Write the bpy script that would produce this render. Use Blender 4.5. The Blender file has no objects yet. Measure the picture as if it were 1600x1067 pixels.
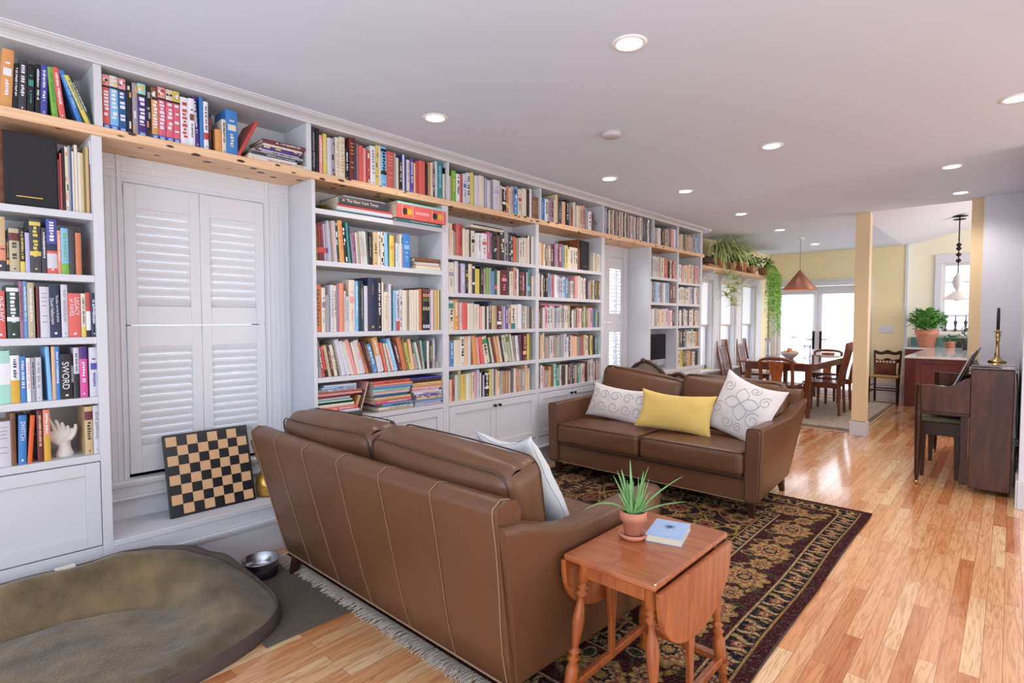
import bpy, bmesh, math, random
import numpy as np
from mathutils import Vector, Matrix, noise
random.seed(7)
PI = math.pi
C = bpy.context.scene.collection
SC = bpy.context.scene

# ------------------------------------------------------------------ camera
cam = bpy.data.objects.new('camera', bpy.data.cameras.new('camera'))
C.objects.link(cam); SC.camera = cam
cam.location = (3.09, 0, 1.33)
cam.rotation_euler = (math.radians(90 - 2.3), 0, math.radians(42.35))
cam.data.sensor_width = 36
cam.data.lens = 36 * 856 / 1600
cam.data.clip_start = 0.05; cam.data.clip_end = 100
# ------------------------------------------------------------------ view, sky, lights
SC.view_settings.view_transform = 'Standard'; SC.view_settings.look = 'None'
SC.view_settings.gamma = 1; SC.view_settings.exposure = 0.12
SC.view_settings.use_curve_mapping = False
W = bpy.data.worlds.new('daylight'); SC.world = W; W.use_nodes = True
W.node_tree.nodes['Background'].inputs[0].default_value = (0.80, 0.86, 1.0, 1)
W.node_tree.nodes['Background'].inputs[1].default_value = 1.6
def area(name, loc, rot, sx, sy, power, col, spread=PI):
    l = bpy.data.lights.new(name, 'AREA'); l.shape = 'RECTANGLE'; l.size = sx; l.size_y = sy
    l.energy = power; l.color = col; l.spread = spread
    o = bpy.data.objects.new(name, l); C.objects.link(o); o.location = loc; o.rotation_euler = rot
    return o
# area lights out of view: two fills behind the camera, two to the right
area('fill_behind', (4.0, -2.9, 1.5), (math.radians(90), 0, math.radians(12)), 4.5, 2.2, 84, (0.74, 0.86, 1.0))  # broad fill added behind the camera, no window is modelled there
area('ceiling_fill', (3.4, -1.2, 0.9), (math.radians(180 - 12), 0, math.radians(30)), 3.2, 2.6, 74, (0.68, 0.84, 1.0))  # wide uplight added to brighten the ceiling, standing in for a bounced flash
area('area_right_room', (6.6, 3.4, 1.5), (math.radians(100), 0, math.radians(90)), 4.5, 1.9, 90, (0.92, 0.93, 1.0))  # wide panel in the right-hand room, in front of its windowless wall
area('area_kitchen', (5.4, 9.4, 1.7), (math.radians(95), 0, math.radians(95)), 2.6, 1.6, 85, (0.93, 0.95, 1.0))  # panel inside the kitchen, apart from its window
# sky light arriving at the windows of the bookcase wall
for _y, _h, _p in ((1.10, 1.5, 24), (5.27, 1.5, 26), (7.96, 1.35, 5), (8.9, 1.35, 5), (9.84, 1.35, 5)):
    area('sky_at_window', (-.75, _y, 1.45), (math.radians(78), 0, math.radians(-90)), .8, _h, _p, (0.85, 0.92, 1.0))
area('sky_at_doors', (.52, 11.6, 1.2), (math.radians(90), 0, math.radians(180)), 1.4, 1.9, 14, (0.90, 0.94, 1.0))

# ------------------------------------------------------------------ materials
def srgb(h):
    if isinstance(h, str):
        h = h.lstrip('#'); c = [int(h[i:i+2], 16) / 255 for i in (0, 2, 4)]
    else: c = list(h)
    return tuple(x / 12.92 if x <= .04045 else ((x + .055) / 1.055) ** 2.4 for x in c) + (1,)
def mat(name, col=None, rough=.5, metal=0, spec=.5, coat=0, bump=0, bscale=60, var=0, vscale=8, emit=None, estr=1, trans=0, alpha=1, stretch=None, sheen=0):
    m = bpy.data.materials.new(name); m.use_nodes = True
    nt = m.node_tree; b = nt.nodes['Principled BSDF']; L = nt.links
    b.inputs['Roughness'].default_value = rough; b.inputs['Metallic'].default_value = metal
    b.inputs['Specular IOR Level'].default_value = spec; b.inputs['Coat Weight'].default_value = coat
    b.inputs['Transmission Weight'].default_value = trans; b.inputs['Sheen Weight'].default_value = sheen
    b.inputs['Alpha'].default_value = alpha
    tc = nt.nodes.new('ShaderNodeTexCoord')
    src = tc.outputs['Object']
    if stretch:
        mp = nt.nodes.new('ShaderNodeMapping'); mp.inputs['Scale'].default_value = stretch
        L.new(src, mp.inputs[0]); src = mp.outputs[0]
    if col is not None:
        c = srgb(col)
        if var:
            n = nt.nodes.new('ShaderNodeTexNoise'); n.inputs['Scale'].default_value = vscale; n.inputs['Detail'].default_value = 5
            r = nt.nodes.new('ShaderNodeMix'); r.data_type = 'RGBA'
            r.inputs[6].default_value = tuple(min(1, x * (1 - var)) for x in c[:3]) + (1,)
            r.inputs[7].default_value = tuple(min(1, x * (1 + var)) for x in c[:3]) + (1,)
            mr = nt.nodes.new('ShaderNodeMapRange'); mr.inputs[1].default_value = .3; mr.inputs[2].default_value = .7
            L.new(src, n.inputs['Vector']); L.new(n.outputs[0], mr.inputs[0]); L.new(mr.outputs[0], r.inputs[0]); L.new(r.outputs[2], b.inputs['Base Color'])
        else: b.inputs['Base Color'].default_value = c
    if bump:
        n2 = nt.nodes.new('ShaderNodeTexNoise'); n2.inputs['Scale'].default_value = bscale; n2.inputs['Detail'].default_value = 4
        bp = nt.nodes.new('ShaderNodeBump'); bp.inputs['Strength'].default_value = bump; bp.inputs['Distance'].default_value = .01
        L.new(src, n2.inputs['Vector']); L.new(n2.outputs[0], bp.inputs['Height']); L.new(bp.outputs[0], b.inputs['Normal'])
    if emit is not None:
        b.inputs['Emission Color'].default_value = srgb(emit); b.inputs['Emission Strength'].default_value = estr
    return m
def attr_mat(name, rough=.55, spec=.4, bump=0, bscale=80):
    m = mat(name, rough=rough, spec=spec, bump=bump, bscale=bscale)
    nt = m.node_tree; a = nt.nodes.new('ShaderNodeAttribute'); a.attribute_name = 'Col'
    nt.links.new(a.outputs['Color'], nt.nodes['Principled BSDF'].inputs['Base Color'])
    return m
paint = mat('white_paint', '#d2d2d6', .45, bump=.02, bscale=30)
paint_trim = mat('white_trim_paint', '#d6d6da', .35)
ceil_m = mat('ceiling_paint', '#dbe5f4', .8)
wall_white = mat('white_wall_paint', '#dcdce4', .6)
wall_yel = mat('yellow_wall_paint', '#eedcb0', .6)
wall_yel_warm = mat('warm_lit_yellow_paint', '#ecd2a6', .6)  # the yellow wall paint again, with warm lamp light mixed into its colour
wall_cream = mat('cream_wall_paint', '#eee6cc', .6)
black_m = mat('black_plastic', '#17171a', .4)
leather = mat('brown_leather', '#68452e', .38, spec=.45, bump=.12, bscale=160, var=.10, vscale=3)
dk_wood = mat('dark_walnut_wood', '#3d2417', .3, var=.25, vscale=10, stretch=(6, 6, 1))
def wood(name, c1, c2, rough=.35, scale=6, stretch=(1, 12, 1), knots=False, coat=0, rings=0.0):
    m = mat(name, c1, rough, coat=coat); nt = m.node_tree; L = nt.links; b = nt.nodes['Principled BSDF']
    tc = nt.nodes.new('ShaderNodeTexCoord'); mp = nt.nodes.new('ShaderNodeMapping'); mp.inputs['Scale'].default_value = stretch
    n = nt.nodes.new('ShaderNodeTexNoise'); n.inputs['Scale'].default_value = scale; n.inputs['Detail'].default_value = 6; n.inputs['Distortion'].default_value = 1.2
    cr = nt.nodes.new('ShaderNodeValToRGB'); cr.color_ramp.elements[0].position = .35; cr.color_ramp.elements[1].position = .68
    cr.color_ramp.elements[0].color = srgb(c2); cr.color_ramp.elements[1].color = srgb(c1)
    L.new(tc.outputs['Object'], mp.inputs[0]); L.new(mp.outputs[0], n.inputs['Vector']); L.new(n.outputs[0], cr.inputs[0])
    out = cr.outputs[0]
    if knots:
        v = nt.nodes.new('ShaderNodeTexVoronoi'); v.inputs['Scale'].default_value = 1.0
        mp2 = nt.nodes.new('ShaderNodeMapping'); mp2.inputs['Scale'].default_value = (13, 10, 30)
        L.new(tc.outputs['Object'], mp2.inputs[0])
        n3 = nt.nodes.new('ShaderNodeTexNoise'); n3.inputs['Scale'].default_value = 12
        mxv = nt.nodes.new('ShaderNodeMix'); mxv.data_type = 'RGBA'; mxv.inputs[0].default_value = .12
        L.new(mp2.outputs[0], mxv.inputs[6]); L.new(n3.outputs['Color'], mxv.inputs[7]); L.new(tc.outputs['Object'], n3.inputs['Vector'])
        L.new(mxv.outputs[2], v.inputs['Vector'])
        r = nt.nodes.new('ShaderNodeMapRange'); r.inputs[1].default_value = .16; r.inputs[2].default_value = .23
        L.new(v.outputs['Distance'], r.inputs[0])
        mx = nt.nodes.new('ShaderNodeMix'); mx.data_type = 'RGBA'; mx.inputs[6].default_value = srgb('#3a2012')
        L.new(r.outputs[0], mx.inputs[0]); L.new(out, mx.inputs[7]); out = mx.outputs[2]
    L.new(out, b.inputs['Base Color'])
    return m
beam_m = wood('knotty_pine', '#efcba6', '#e2b184', .5, 5, (2, .5, 14), knots=True)
cherry = wood('reddish_cherry_wood', '#b4632f', '#8e4622', .3, 4, (8, 8, 1.2), coat=.3)
cherry_top = wood('reddish_cherry_top', '#b56a3e', '#97502f', .28, 4, (1.2, 8, 8), coat=.4)
table_w = wood('dining_cherry', '#8a4a2a', '#63301b', .3, 5, (8, 8, 1), coat=.3)
piano_w = wood('mahogany_veneer', '#5f331c', '#43220f', .30, 3, (5, 5, 1), coat=.10)
for _m in (piano_w, dk_wood): _m.node_tree.nodes['Principled BSDF'].inputs['Specular IOR Level'].default_value = .25
red_cab = wood('red_cherry_cabinet', '#7e3220', '#6a2717', .4, 4, (6, 6, 1))
oak_rail = wood('ash_plank', '#e6c49a', '#cfa374', .5, 5, (8, .8, 8))

# ------------------------------------------------------------------ mesh building
class MB:
    def __init__(s):
        s.v = []; s.f = []; s.c = []; s.m = []; s.sm = []; s.T = Matrix.Identity(4); s.col = (1, 1, 1, 1); s.mi = 0
    def add(s, vs, fs, smooth=False, col=None, mi=None, cols=None):
        k = len(s.v); T = s.T
        s.v += [tuple(T @ Vector(v)) for v in vs]
        for i, f in enumerate(fs):
            s.f.append(tuple(k + a for a in f)); s.sm.append(smooth)
            s.c.append(cols[i] if cols else (col or s.col)); s.m.append(s.mi if mi is None else mi)
        return s
    def box(s, x0, x1, y0, y1, z0, z1, col=None, mi=None):
        vs = [(x0,y0,z0),(x1,y0,z0),(x1,y1,z0),(x0,y1,z0),(x0,y0,z1),(x1,y0,z1),(x1,y1,z1),(x0,y1,z1)]
        return s.add(vs, [(0,3,2,1),(4,5,6,7),(0,1,5,4),(1,2,6,5),(2,3,7,6),(3,0,4,7)], col=col, mi=mi)
    def prism(s, poly, a, b, axis='y', col=None, smooth=False, mi=None):
        # poly: 2D outline in the two remaining axes, extruded from a to b along axis
        def P(p, t):
            if axis == 'y': return (p[0], t, p[1])
            if axis == 'x': return (t, p[0], p[1])
            return (p[0], p[1], t)
        n = len(poly); vs = [P(p, a) for p in poly] + [P(p, b) for p in poly]
        ar = sum(poly[i][0] * poly[(i+1) % n][1] - poly[(i+1) % n][0] * poly[i][1] for i in range(n))
        flip = (ar < 0) ^ (axis == 'y')
        fs = [tuple(range(n - 1, -1, -1)), tuple(range(n, 2*n))] + [(i, (i+1) % n, n + (i+1) % n, n + i) for i in range(n)]
        if flip: fs = [tuple(reversed(f)) for f in fs]
        s.add(vs, fs[:2], col=col, mi=mi); k = len(s.v) - 2*n
        for f in fs[2:]:
            s.f.append(tuple(k + a for a in f)); s.sm.append(smooth); s.c.append(col or s.col); s.m.append(s.mi if mi is None else mi)
        return s
    def grid(s, fn, nu, nv, cu=False, cv=False, smooth=True, col=None, flip=False, mi=None):
        U = nu if cu else nu + 1; V = nv if cv else nv + 1
        vs = [fn(i / nu, j / nv) for i in range(U) for j in range(V)]
        fs = []
        for i in range(nu):
            for j in range(nv):
                a = i*V + j; b = ((i+1) % U)*V + j; c = ((i+1) % U)*V + (j+1) % V; d = i*V + (j+1) % V
                fs.append((a, d, c, b) if flip else (a, b, c, d))
        return s.add(vs, fs, smooth, col, mi)
    def loft(s, secs, smooth=True, col=None, cap=True, mi=None):
        n = len(secs[0]); vs = [p for sec in secs for p in sec]; fs = []
        for i in range(len(secs) - 1):
            for j in range(n): fs.append((i*n + j, i*n + (j+1) % n, (i+1)*n + (j+1) % n, (i+1)*n + j))
        s.add(vs, fs, smooth, col, mi)
        if cap:
            s.add(list(secs[0]), [tuple(range(n - 1, -1, -1))], False, col, mi); s.add(list(secs[-1]), [tuple(range(n))], False, col, mi)
        return s
    def tube(s, pts, r, n=8, col=None, cap=True, smooth=True, mi=None, closed=False):
        pts = [Vector(p) for p in pts]; R = r if isinstance(r, (list, tuple)) else [r] * len(pts)
        secs = []; up = None
        for i, p in enumerate(pts):
            if closed: t = pts[(i+1) % len(pts)] - pts[i-1]
            else: t = pts[min(i+1, len(pts)-1)] - pts[max(i-1, 0)]
            t.normalize()
            if up is None: up = Vector((0, 0, 1)) if abs(t.z) < .9 else Vector((1, 0, 0))
            a = up - t * up.dot(t)
            if a.length < 1e-5: a = Vector((1, 0, 0)) - t * t.x
            a.normalize(); up = a; b = t.cross(a)
            secs.append([tuple(p + (a * math.cos(2*PI*k/n) + b * math.sin(2*PI*k/n)) * R[i]) for k in range(n)])
        if closed: secs.append(secs[0]); cap = False
        return s.loft(secs, smooth, col, cap, mi)
    def lathe(s, prof, n=24, c=(0, 0, 0), col=None, smooth=True, cap=True, mi=None):
        secs = [[(c[0] + r*math.cos(2*PI*k/n), c[1] + r*math.sin(2*PI*k/n), c[2] + z) for k in range(n)] for r, z in prof]
        return s.loft(secs, smooth, col, cap, mi)
    def build(s, name, m, parent=None, bevel=0, seg=2, subsurf=0, loc=None, rot=None):
        me = bpy.data.meshes.new(name); me.from_pydata(s.v, [], s.f)
        for x in (m if isinstance(m, list) else [m]): me.materials.append(x)
        me.polygons.foreach_set('use_smooth', s.sm); me.polygons.foreach_set('material_index', s.m)
        if any(c != (1, 1, 1, 1) for c in s.c):
            a = me.color_attributes.new('Col', 'FLOAT_COLOR', 'CORNER')
            arr = []
            for f, c in zip(s.f, s.c): arr += list(c) * len(f)
            a.data.foreach_set('color', arr)
        me.update()
        o = bpy.data.objects.new(name, me); C.objects.link(o)
        if parent: o.parent = parent
        if loc: o.location = loc
        if rot: o.rotation_euler = rot
        if bevel:
            b = o.modifiers.new('bevel', 'BEVEL'); b.width = bevel; b.segments = seg; b.limit_method = 'ANGLE'; b.angle_limit = math.radians(40)
        if subsurf:
            b = o.modifiers.new('subsurf', 'SUBSURF'); b.levels = subsurf; b.render_levels = subsurf
        return o
def thing(name, label, cat, loc=(0, 0, 0), rz=0, group=None, scale=None):
    o = bpy.data.objects.new(name, None); C.objects.link(o); o.location = loc; o.rotation_euler = (0, 0, rz)
    if scale: o.scale = scale
    o['label'] = label; o['category'] = cat
    if group: o['group'] = group
    return o
def tag(o, label, cat, group=None):
    o['label'] = label; o['category'] = cat
    if group: o['group'] = group
    return o
def struct(o, label=None):
    o['kind'] = 'structure'
    if label: o['label'] = label
    return o
def copy_tree(o, loc=None, rz=None, label=None, parent=None):
    c = o.copy(); C.objects.link(c); c.parent = parent
    if loc is not None: c.location = loc
    if rz is not None: c.rotation_euler = (0, 0, rz)
    if label: c['label'] = label
    for ch in list(o.children): copy_tree(ch, parent=c)
    return c
def nz(x, y, z, s=1.0): return noise.noise(Vector((x*s, y*s, z*s)))
def lerp(a, b, t): return a + (b - a) * t
def sst(a, b, x):
    t = min(1, max(0, (x - a) / (b - a))); return t*t*(3 - 2*t)
def xform(loc=(0, 0, 0), rx=0, ry=0, rz=0):
    return Matrix.Translation(loc) @ Matrix.Rotation(rz, 4, 'Z') @ Matrix.Rotation(ry, 4, 'Y') @ Matrix.Rotation(rx, 4, 'X')
# ================================================================== the setting
H = 2.53
# ---- floor: oak strips running down the room
fm = bpy.data.materials.new('oak_strip_floor'); fm.use_nodes = True
nt = fm.node_tree; L = nt.links; b = nt.nodes['Principled BSDF']
def N(t, **k):
    n = nt.nodes.new(t)
    for a, v in k.items(): setattr(n, a, v)
    return n
tc = N('ShaderNodeTexCoord'); mp = N('ShaderNodeMapping'); mp.inputs['Rotation'].default_value = (0, 0, PI/2)
L.new(tc.outputs['Object'], mp.inputs[0])
bk = N('ShaderNodeTexBrick'); bk.offset = .37; bk.offset_frequency = 2; bk.squash = 1
for k, v in (('Color1', (0, 0, 0, 1)), ('Color2', (1, 1, 1, 1)), ('Mortar', (0, 0, 0, 1)), ('Scale', 1.0), ('Mortar Size', .0012), ('Mortar Smooth', .3), ('Bias', 0), ('Brick Width', .78), ('Row Height', .062)):
    bk.inputs[k].default_value = v
L.new(mp.outputs[0], bk.inputs['Vector'])
# wood grain along the strips, shifted per board
sep = N('ShaderNodeSeparateXYZ'); L.new(tc.outputs['Object'], sep.inputs[0])
cmb = N('ShaderNodeCombineXYZ')
mu = N('ShaderNodeMath', operation='MULTIPLY'); mu.inputs[1].default_value = 37.0; L.new(bk.outputs['Color'], mu.inputs[0])
L.new(sep.outputs[0], cmb.inputs[0]); L.new(sep.outputs[1], cmb.inputs[1]); L.new(mu.outputs[0], cmb.inputs[2])
m2 = N('ShaderNodeMapping'); m2.inputs['Scale'].default_value = (26, 2.2, 1); L.new(cmb.outputs[0], m2.inputs[0])
gn = N('ShaderNodeTexNoise'); gn.inputs['Scale'].default_value = 1; gn.inputs['Detail'].default_value = 3; gn.inputs['Distortion'].default_value = .6
L.new(m2.outputs[0], gn.inputs['Vector'])
# cathedral rings: bands of the low noise
rg = N('ShaderNodeMath', operation='MULTIPLY'); rg.inputs[1].default_value = 34.0; L.new(gn.outputs[0], rg.inputs[0])
sn = N('ShaderNodeMath', operation='SINE'); L.new(rg.outputs[0], sn.inputs[0])
sm = N('ShaderNodeMapRange'); sm.inputs[1].default_value = .1; sm.inputs[2].default_value = 1.0; L.new(sn.outputs[0], sm.inputs[0])
m3 = N('ShaderNodeMapping'); m3.inputs['Scale'].default_value = (220, 6, 1); L.new(cmb.outputs[0], m3.inputs[0])
fn = N('ShaderNodeTexNoise'); fn.inputs['Scale'].default_value = 1; fn.inputs['Detail'].default_value = 2; L.new(m3.outputs[0], fn.inputs['Vector'])
cr = N('ShaderNodeValToRGB')
for i, (p, c) in enumerate(((0, '#c98250'), (.18, '#e4a26c'), (.5, '#eab27e'), (.8, '#efbd8b'), (1, '#f8d5a6'))):
    e = cr.color_ramp.elements[i] if i < 2 else cr.color_ramp.elements.new(p)
    e.position = p; e.color = srgb(c)
L.new(bk.outputs['Color'], cr.inputs[0])
mx = N('ShaderNodeMix', data_type='RGBA', blend_type='MULTIPLY'); mx.inputs[7].default_value = srgb('#cc9f7c')
gm = N('ShaderNodeMath', operation='MULTIPLY'); gm.inputs[1].default_value = .42; L.new(sm.outputs[0], gm.inputs[0])
L.new(gm.outputs[0], mx.inputs[0]); L.new(cr.outputs[0], mx.inputs[6])
mx2 = N('ShaderNodeMix', data_type='RGBA', blend_type='MULTIPLY'); mx2.inputs[7].default_value = srgb('#d4ad8a')
f2 = N('ShaderNodeMapRange'); f2.inputs[1].default_value = .45; f2.inputs[2].default_value = .75; f2.inputs[4].default_value = .55; L.new(fn.outputs[0], f2.inputs[0])
L.new(f2.outputs[0], mx2.inputs[0]); L.new(mx.outputs[2], mx2.inputs[6])
mx3 = N('ShaderNodeMix', data_type='RGBA'); mx3.inputs[7].default_value = srgb('#7a4a2a')
mf = N('ShaderNodeMath', operation='MULTIPLY'); mf.inputs[1].default_value = .42; L.new(bk.outputs['Fac'], mf.inputs[0])
L.new(mf.outputs[0], mx3.inputs[0]); L.new(mx2.outputs[2], mx3.inputs[6])
L.new(mx3.outputs[2], b.inputs['Base Color'])
b.inputs['Roughness'].default_value = .18; b.inputs['Coat Weight'].default_value = .6; b.inputs['Coat Roughness'].default_value = .10
bpn = N('ShaderNodeBump'); bpn.inputs['Strength'].default_value = .12; bpn.inputs['Distance'].default_value = .004
L.new(gn.outputs[0], bpn.inputs['Height']); L.new(bpn.outputs[0], b.inputs['Normal'])
struct(MB().box(-.45, 7.2, -3.2, 13.2, -.06, 0).build('floor', fm))
# ---- ceiling
struct(MB().box(-.45, 7.2, -3.2, 7.25, H, H + .1).box(-.45, 1.76, 7.25, 11.1, H, H + .1).build('ceiling', ceil_m))
kc = MB(); sl = .25
kc.prism([(1.76, H), (6.2, H + sl * 4.44), (6.2, H + sl * 4.44 + .1), (1.76, H + .1)], 7.25, 13.0, 'y')
struct(kc.build('ceiling', mat('kitchen_ceiling_paint', '#e2e2ea', .8)))
# ---- left wall with openings (x = -.30 inner face)
OP = [(.745, 1.46, .53, 2.03), (4.93, 5.61, .53, 2.03), (7.62, 8.30, .57, 1.93), (8.57, 9.22, .57, 1.93), (9.50, 10.17, .57, 1.93)]
def wall_y(x0, x1, ya, yb, zb, ops):
    m = MB(); y = ya
    for a, c, z0, z1 in ops:
        m.box(x0, x1, y, a, 0, zb); m.box(x0, x1, a, c, 0, z0); m.box(x0, x1, a, c, z1, zb); y = c
    m.box(x0, x1, y, yb, 0, zb); return m
struct(wall_y(-.45, -.30, -3.2, 7.19, H, OP[:2]).build('wall_left', wall_white))
struct(wall_y(-.45, -.30, 7.19, 11.05, H, OP[2:]).build('wall_left', wall_yel))
# ---- back wall (yellow) with the french door opening
m = MB().box(-.45, -.16, 10.9, 11.05, 0, H).box(-.16, 1.20, 10.9, 11.05, 1.93, H).box(1.20, 1.81, 10.9, 11.05, 0, H)
struct(m.build('wall_back', wall_yel))
m = MB().box(1.83, 2.25, 11.1, 11.25, 0, 3.6).box(2.25, 2.95, 11.1, 11.25, 0, 1.14).box(2.25, 2.95, 11.1, 11.25, 2.22, 3.6).box(2.95, 6.2, 11.1, 11.25, 0, 3.7)
struct(m.build('wall_kitchen', wall_cream))
struct(MB().box(1.795, 1.83, 10.885, 11.1, 0, H + .01).build('trim_1', paint_trim))
# ---- partition beside the piano, right wall
struct(MB().box(2.765, 2.868, 7.2, 7.36, 0, H).box(2.868, 3.3, 7.22, 7.36, 0, H).build('wall_partition', wall_yel_warm))
struct(MB().box(2.862, 3.155, 7.12, 7.222, 0, H).build('wall_far', wall_white))
struct(MB().box(3.155, 3.28, 5.2, 7.36, 0, H).build('wall_right', wall_white))
struct(MB().box(7.0, 7.15, -3.2, 13, 0, H + .6).build('wall_far_right', wall_cream))
struct(MB().box(3.145, 3.285, 5.185, 5.2, 0, .20).box(3.14, 3.155, 5.185, 7.12, 0, .20).build('baseboard_right', paint_trim, bevel=.004))
struct(MB().box(1.36, 1.80, 10.872, 10.9, 0, .29).box(1.36, 1.80, 10.866, 10.9, .25, .27).build('baseboard_back', paint_trim, bevel=.004))
struct(MB().box(-.30, -.285, 7.2, 10.9, 0, .18).build('baseboard_left', paint_trim, bevel=.004))
struct(MB().box(2.862, 3.14, 7.105, 7.12, 0, .2).build('baseboard_far', paint_trim))
# ---- post
pt = MB().box(1.755, 1.895, 7.25, 7.39, .17, H); pt = pt.build('trim_2', wall_yel_warm, bevel=.004)
struct(pt); struct(MB().box(1.742, 1.908, 7.237, 7.403, 0, .165).build('trim_3', paint_trim, bevel=.006))
# ---- crown moulding along the bookcases
prof = [(0, 2.483), (.014, 2.483), (.014, 2.493), (.020, 2.493), (.028, 2.500), (.045, 2.508), (.06, 2.512), (.075, 2.518), (.082, 2.524), (.09, 2.524), (.09, H), (0, H)]
struct(MB().prism(prof, -1.2, 7.19, 'y').build('trim_4', paint_trim))
struct(MB().prism([(7.18, 2.483), (7.20, 2.493), (7.24, 2.51), (7.27, 2.524), (7.27, H), (7.18, H)], -.28, .09, 'x').build('trim_5', paint_trim))
# ---- shuttered windows in the bookcase recesses
glass = mat('window_glass', '#ffffff', .02, trans=1, spec=.4); glass.node_tree.nodes['Principled BSDF'].inputs['IOR'].default_value = 1.01
def shutter(y0, y1, z0, z1, tilt, nm, parent, n, lz0, lz1):
    m = MB(); st = .05; x0, x1 = -.300, -.272
    m.box(x0, x1, y0, y0 + st, z0, z1).box(x0, x1, y1 - st, y1, z0, z1).box(x0, x1, y0 + st, y1 - st, z0, lz0).box(x0, x1, y0 + st, y1 - st, lz1, z1)
    o = m.build('shutter_panel', paint_trim, parent, bevel=.0015)
    lv = MB(); dz = (lz1 - lz0) / n
    for i in range(n):
        zc = lz0 + dz * (i + .5); lv.T = xform((-.287, 0, zc), ry=tilt)
        hw = dz * .60
        lv.prism([(-hw, 0), (-hw * .6, .004), (0, .0055), (hw * .6, .004), (hw, 0), (hw * .6, -.004), (0, -.0055), (-hw * .6, -.004)], y0 + st, y1 - st, 'y')
    lv.build('louver', paint_trim, o)['kind'] = 'stuff'
    t = MB(); 
    if tilt > -1: t.box(-.262, -.254, (y0+y1)/2 - .006, (y0+y1)/2 + .006, lz0 + .02, lz1 - .02); t.build('tilt_rod', paint_trim, o)
    return o
def shut_window(idx, y0, y1, ra, rb, tilt, n):
    w = bpy.data.objects.new('window_%d' % idx, None); C.objects.link(w); struct(w)
    m = MB(); z0, z1 = .53, 2.03
    # fluted casing filling the recess
    for a, c in ((ra, y0), (y1, rb)):
        m.box(-.30, -.278, a, c, .50, 2.163)
        w_ = c - a
        for k in range(5): m.box(-.278, -.2755 + (.005 if k in (0, 4) else 0), a + w_ * (.06 + .19 * k), a + w_ * (.16 + .19 * k), .50, 2.05 if k not in (0, 4) else 2.163)
    m.box(-.30, -.278, y0, y1, z1 + .005, 2.163)
    for k, zz in enumerate((2.05, 2.085, 2.12)): m.box(-.278, -.2735, ra + .02, rb - .02, zz, zz + .014)
    m.build('casing', paint_trim, w, bevel=.002)
    m = MB().box(-.30, -.225, ra, rb, .487, .505).box(-.30, -.232, ra, rb, .475, .488).box(-.30, -.262, ra, rb, .40, .475).box(-.30, -.252, ra, rb, .40, .415).box(-.45, -.30, y0, y1, .50, .522)
    m.build('sill', paint_trim, w, bevel=.003)
    m = MB()
    for a, c, d, e in ((y0, y1, .522, .536), (y0, y1, 1.26, 1.32), (y0, y1, 1.98, 2.03), (y0, y0 + .045, .53, 2.03), (y1 - .045, y1, .53, 2.03)): m.box(-.40, -.37, a, c, d, e)
    m.build('sash', paint_trim, w)
    MB().box(-.388, -.384, y0 + .04, y1 - .04, .56, 2.0).build('glass', glass, w)
    ym = (y0 + y1) / 2
    for a, c in ((y0 + .004, ym - .0015), (ym + .0015, y1 - .004)):
        shutter(a, c, .525, 1.298, tilt, 'lower', w, n, .665, 1.185)
        shutter(a, c, 1.302, 2.026, tilt, 'upper', w, n - 1, 1.40, 1.905)
    return w
shut_window(1, .745, 1.46, .612, 1.625, math.radians(-71), 12)
shut_window(2, 4.93, 5.61, 4.80, 5.73, math.radians(-8), 13)
# ---- dining windows with roller shades
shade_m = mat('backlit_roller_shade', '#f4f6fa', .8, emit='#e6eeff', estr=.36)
for i, (a, c, z0, z1) in enumerate(OP[2:]):
    w = bpy.data.objects.new('window_%d' % (i + 3), None); C.objects.link(w); struct(w)
    m = MB()
    m.box(-.30, -.278, a - .285 if i else a - .42, a, .55, 1.98).box(-.30, -.278, a, c, 1.93, 1.98).box(-.30, -.268, a - .14, c + .14, 1.98, 2.03)
    m.box(-.278, -.270, a - .06, a - .04, .57, 1.97)
    if i == 2: m.box(-.30, -.278, c, c + .26, .55, 1.98)
    m.build('casing', paint_trim, w, bevel=.002)
    m = MB().box(-.45, -.40, a, a + .05, z0, z1).box(-.45, -.40, c - .05, c, z0, z1).box(-.45, -.40, a, c, z0, z0 + .06).box(-.45, -.40, a, c, z1 - .05, z1).box(-.44, -.39, a, c, 1.22, 1.27).box(-.43, -.41, (a+c)/2 - .012, (a+c)/2 + .012, z0, 1.22)
    m.build('sash', paint_trim, w)
    MB().box(-.428, -.424, a + .04, c - .04, z0 + .03, z1 - .03).build('glass', glass, w)
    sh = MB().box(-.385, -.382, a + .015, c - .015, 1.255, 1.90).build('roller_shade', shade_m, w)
    MB().box(-.392, -.375, a + .01, c - .01, 1.235, 1.258).box(-.40, -.36, a + .005, c - .005, 1.89, 1.93).build('shade_bar', mat('shade_hem', '#e4dfd0', .6), w)
    MB().box(-.40, -.31, a, a + .012, z0, z1).box(-.40, -.31, c - .012, c, z0, z1).build('jamb', paint_trim, w)
struct(MB().box(-.45, -.215, 7.2, 10.45, .535, .565).box(-.30, -.235, 7.2, 10.45, .515, .535).box(-.30, -.27, 7.2, 10.43, .44, .515).build('trim_6', paint_trim, bevel=.004))
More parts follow.
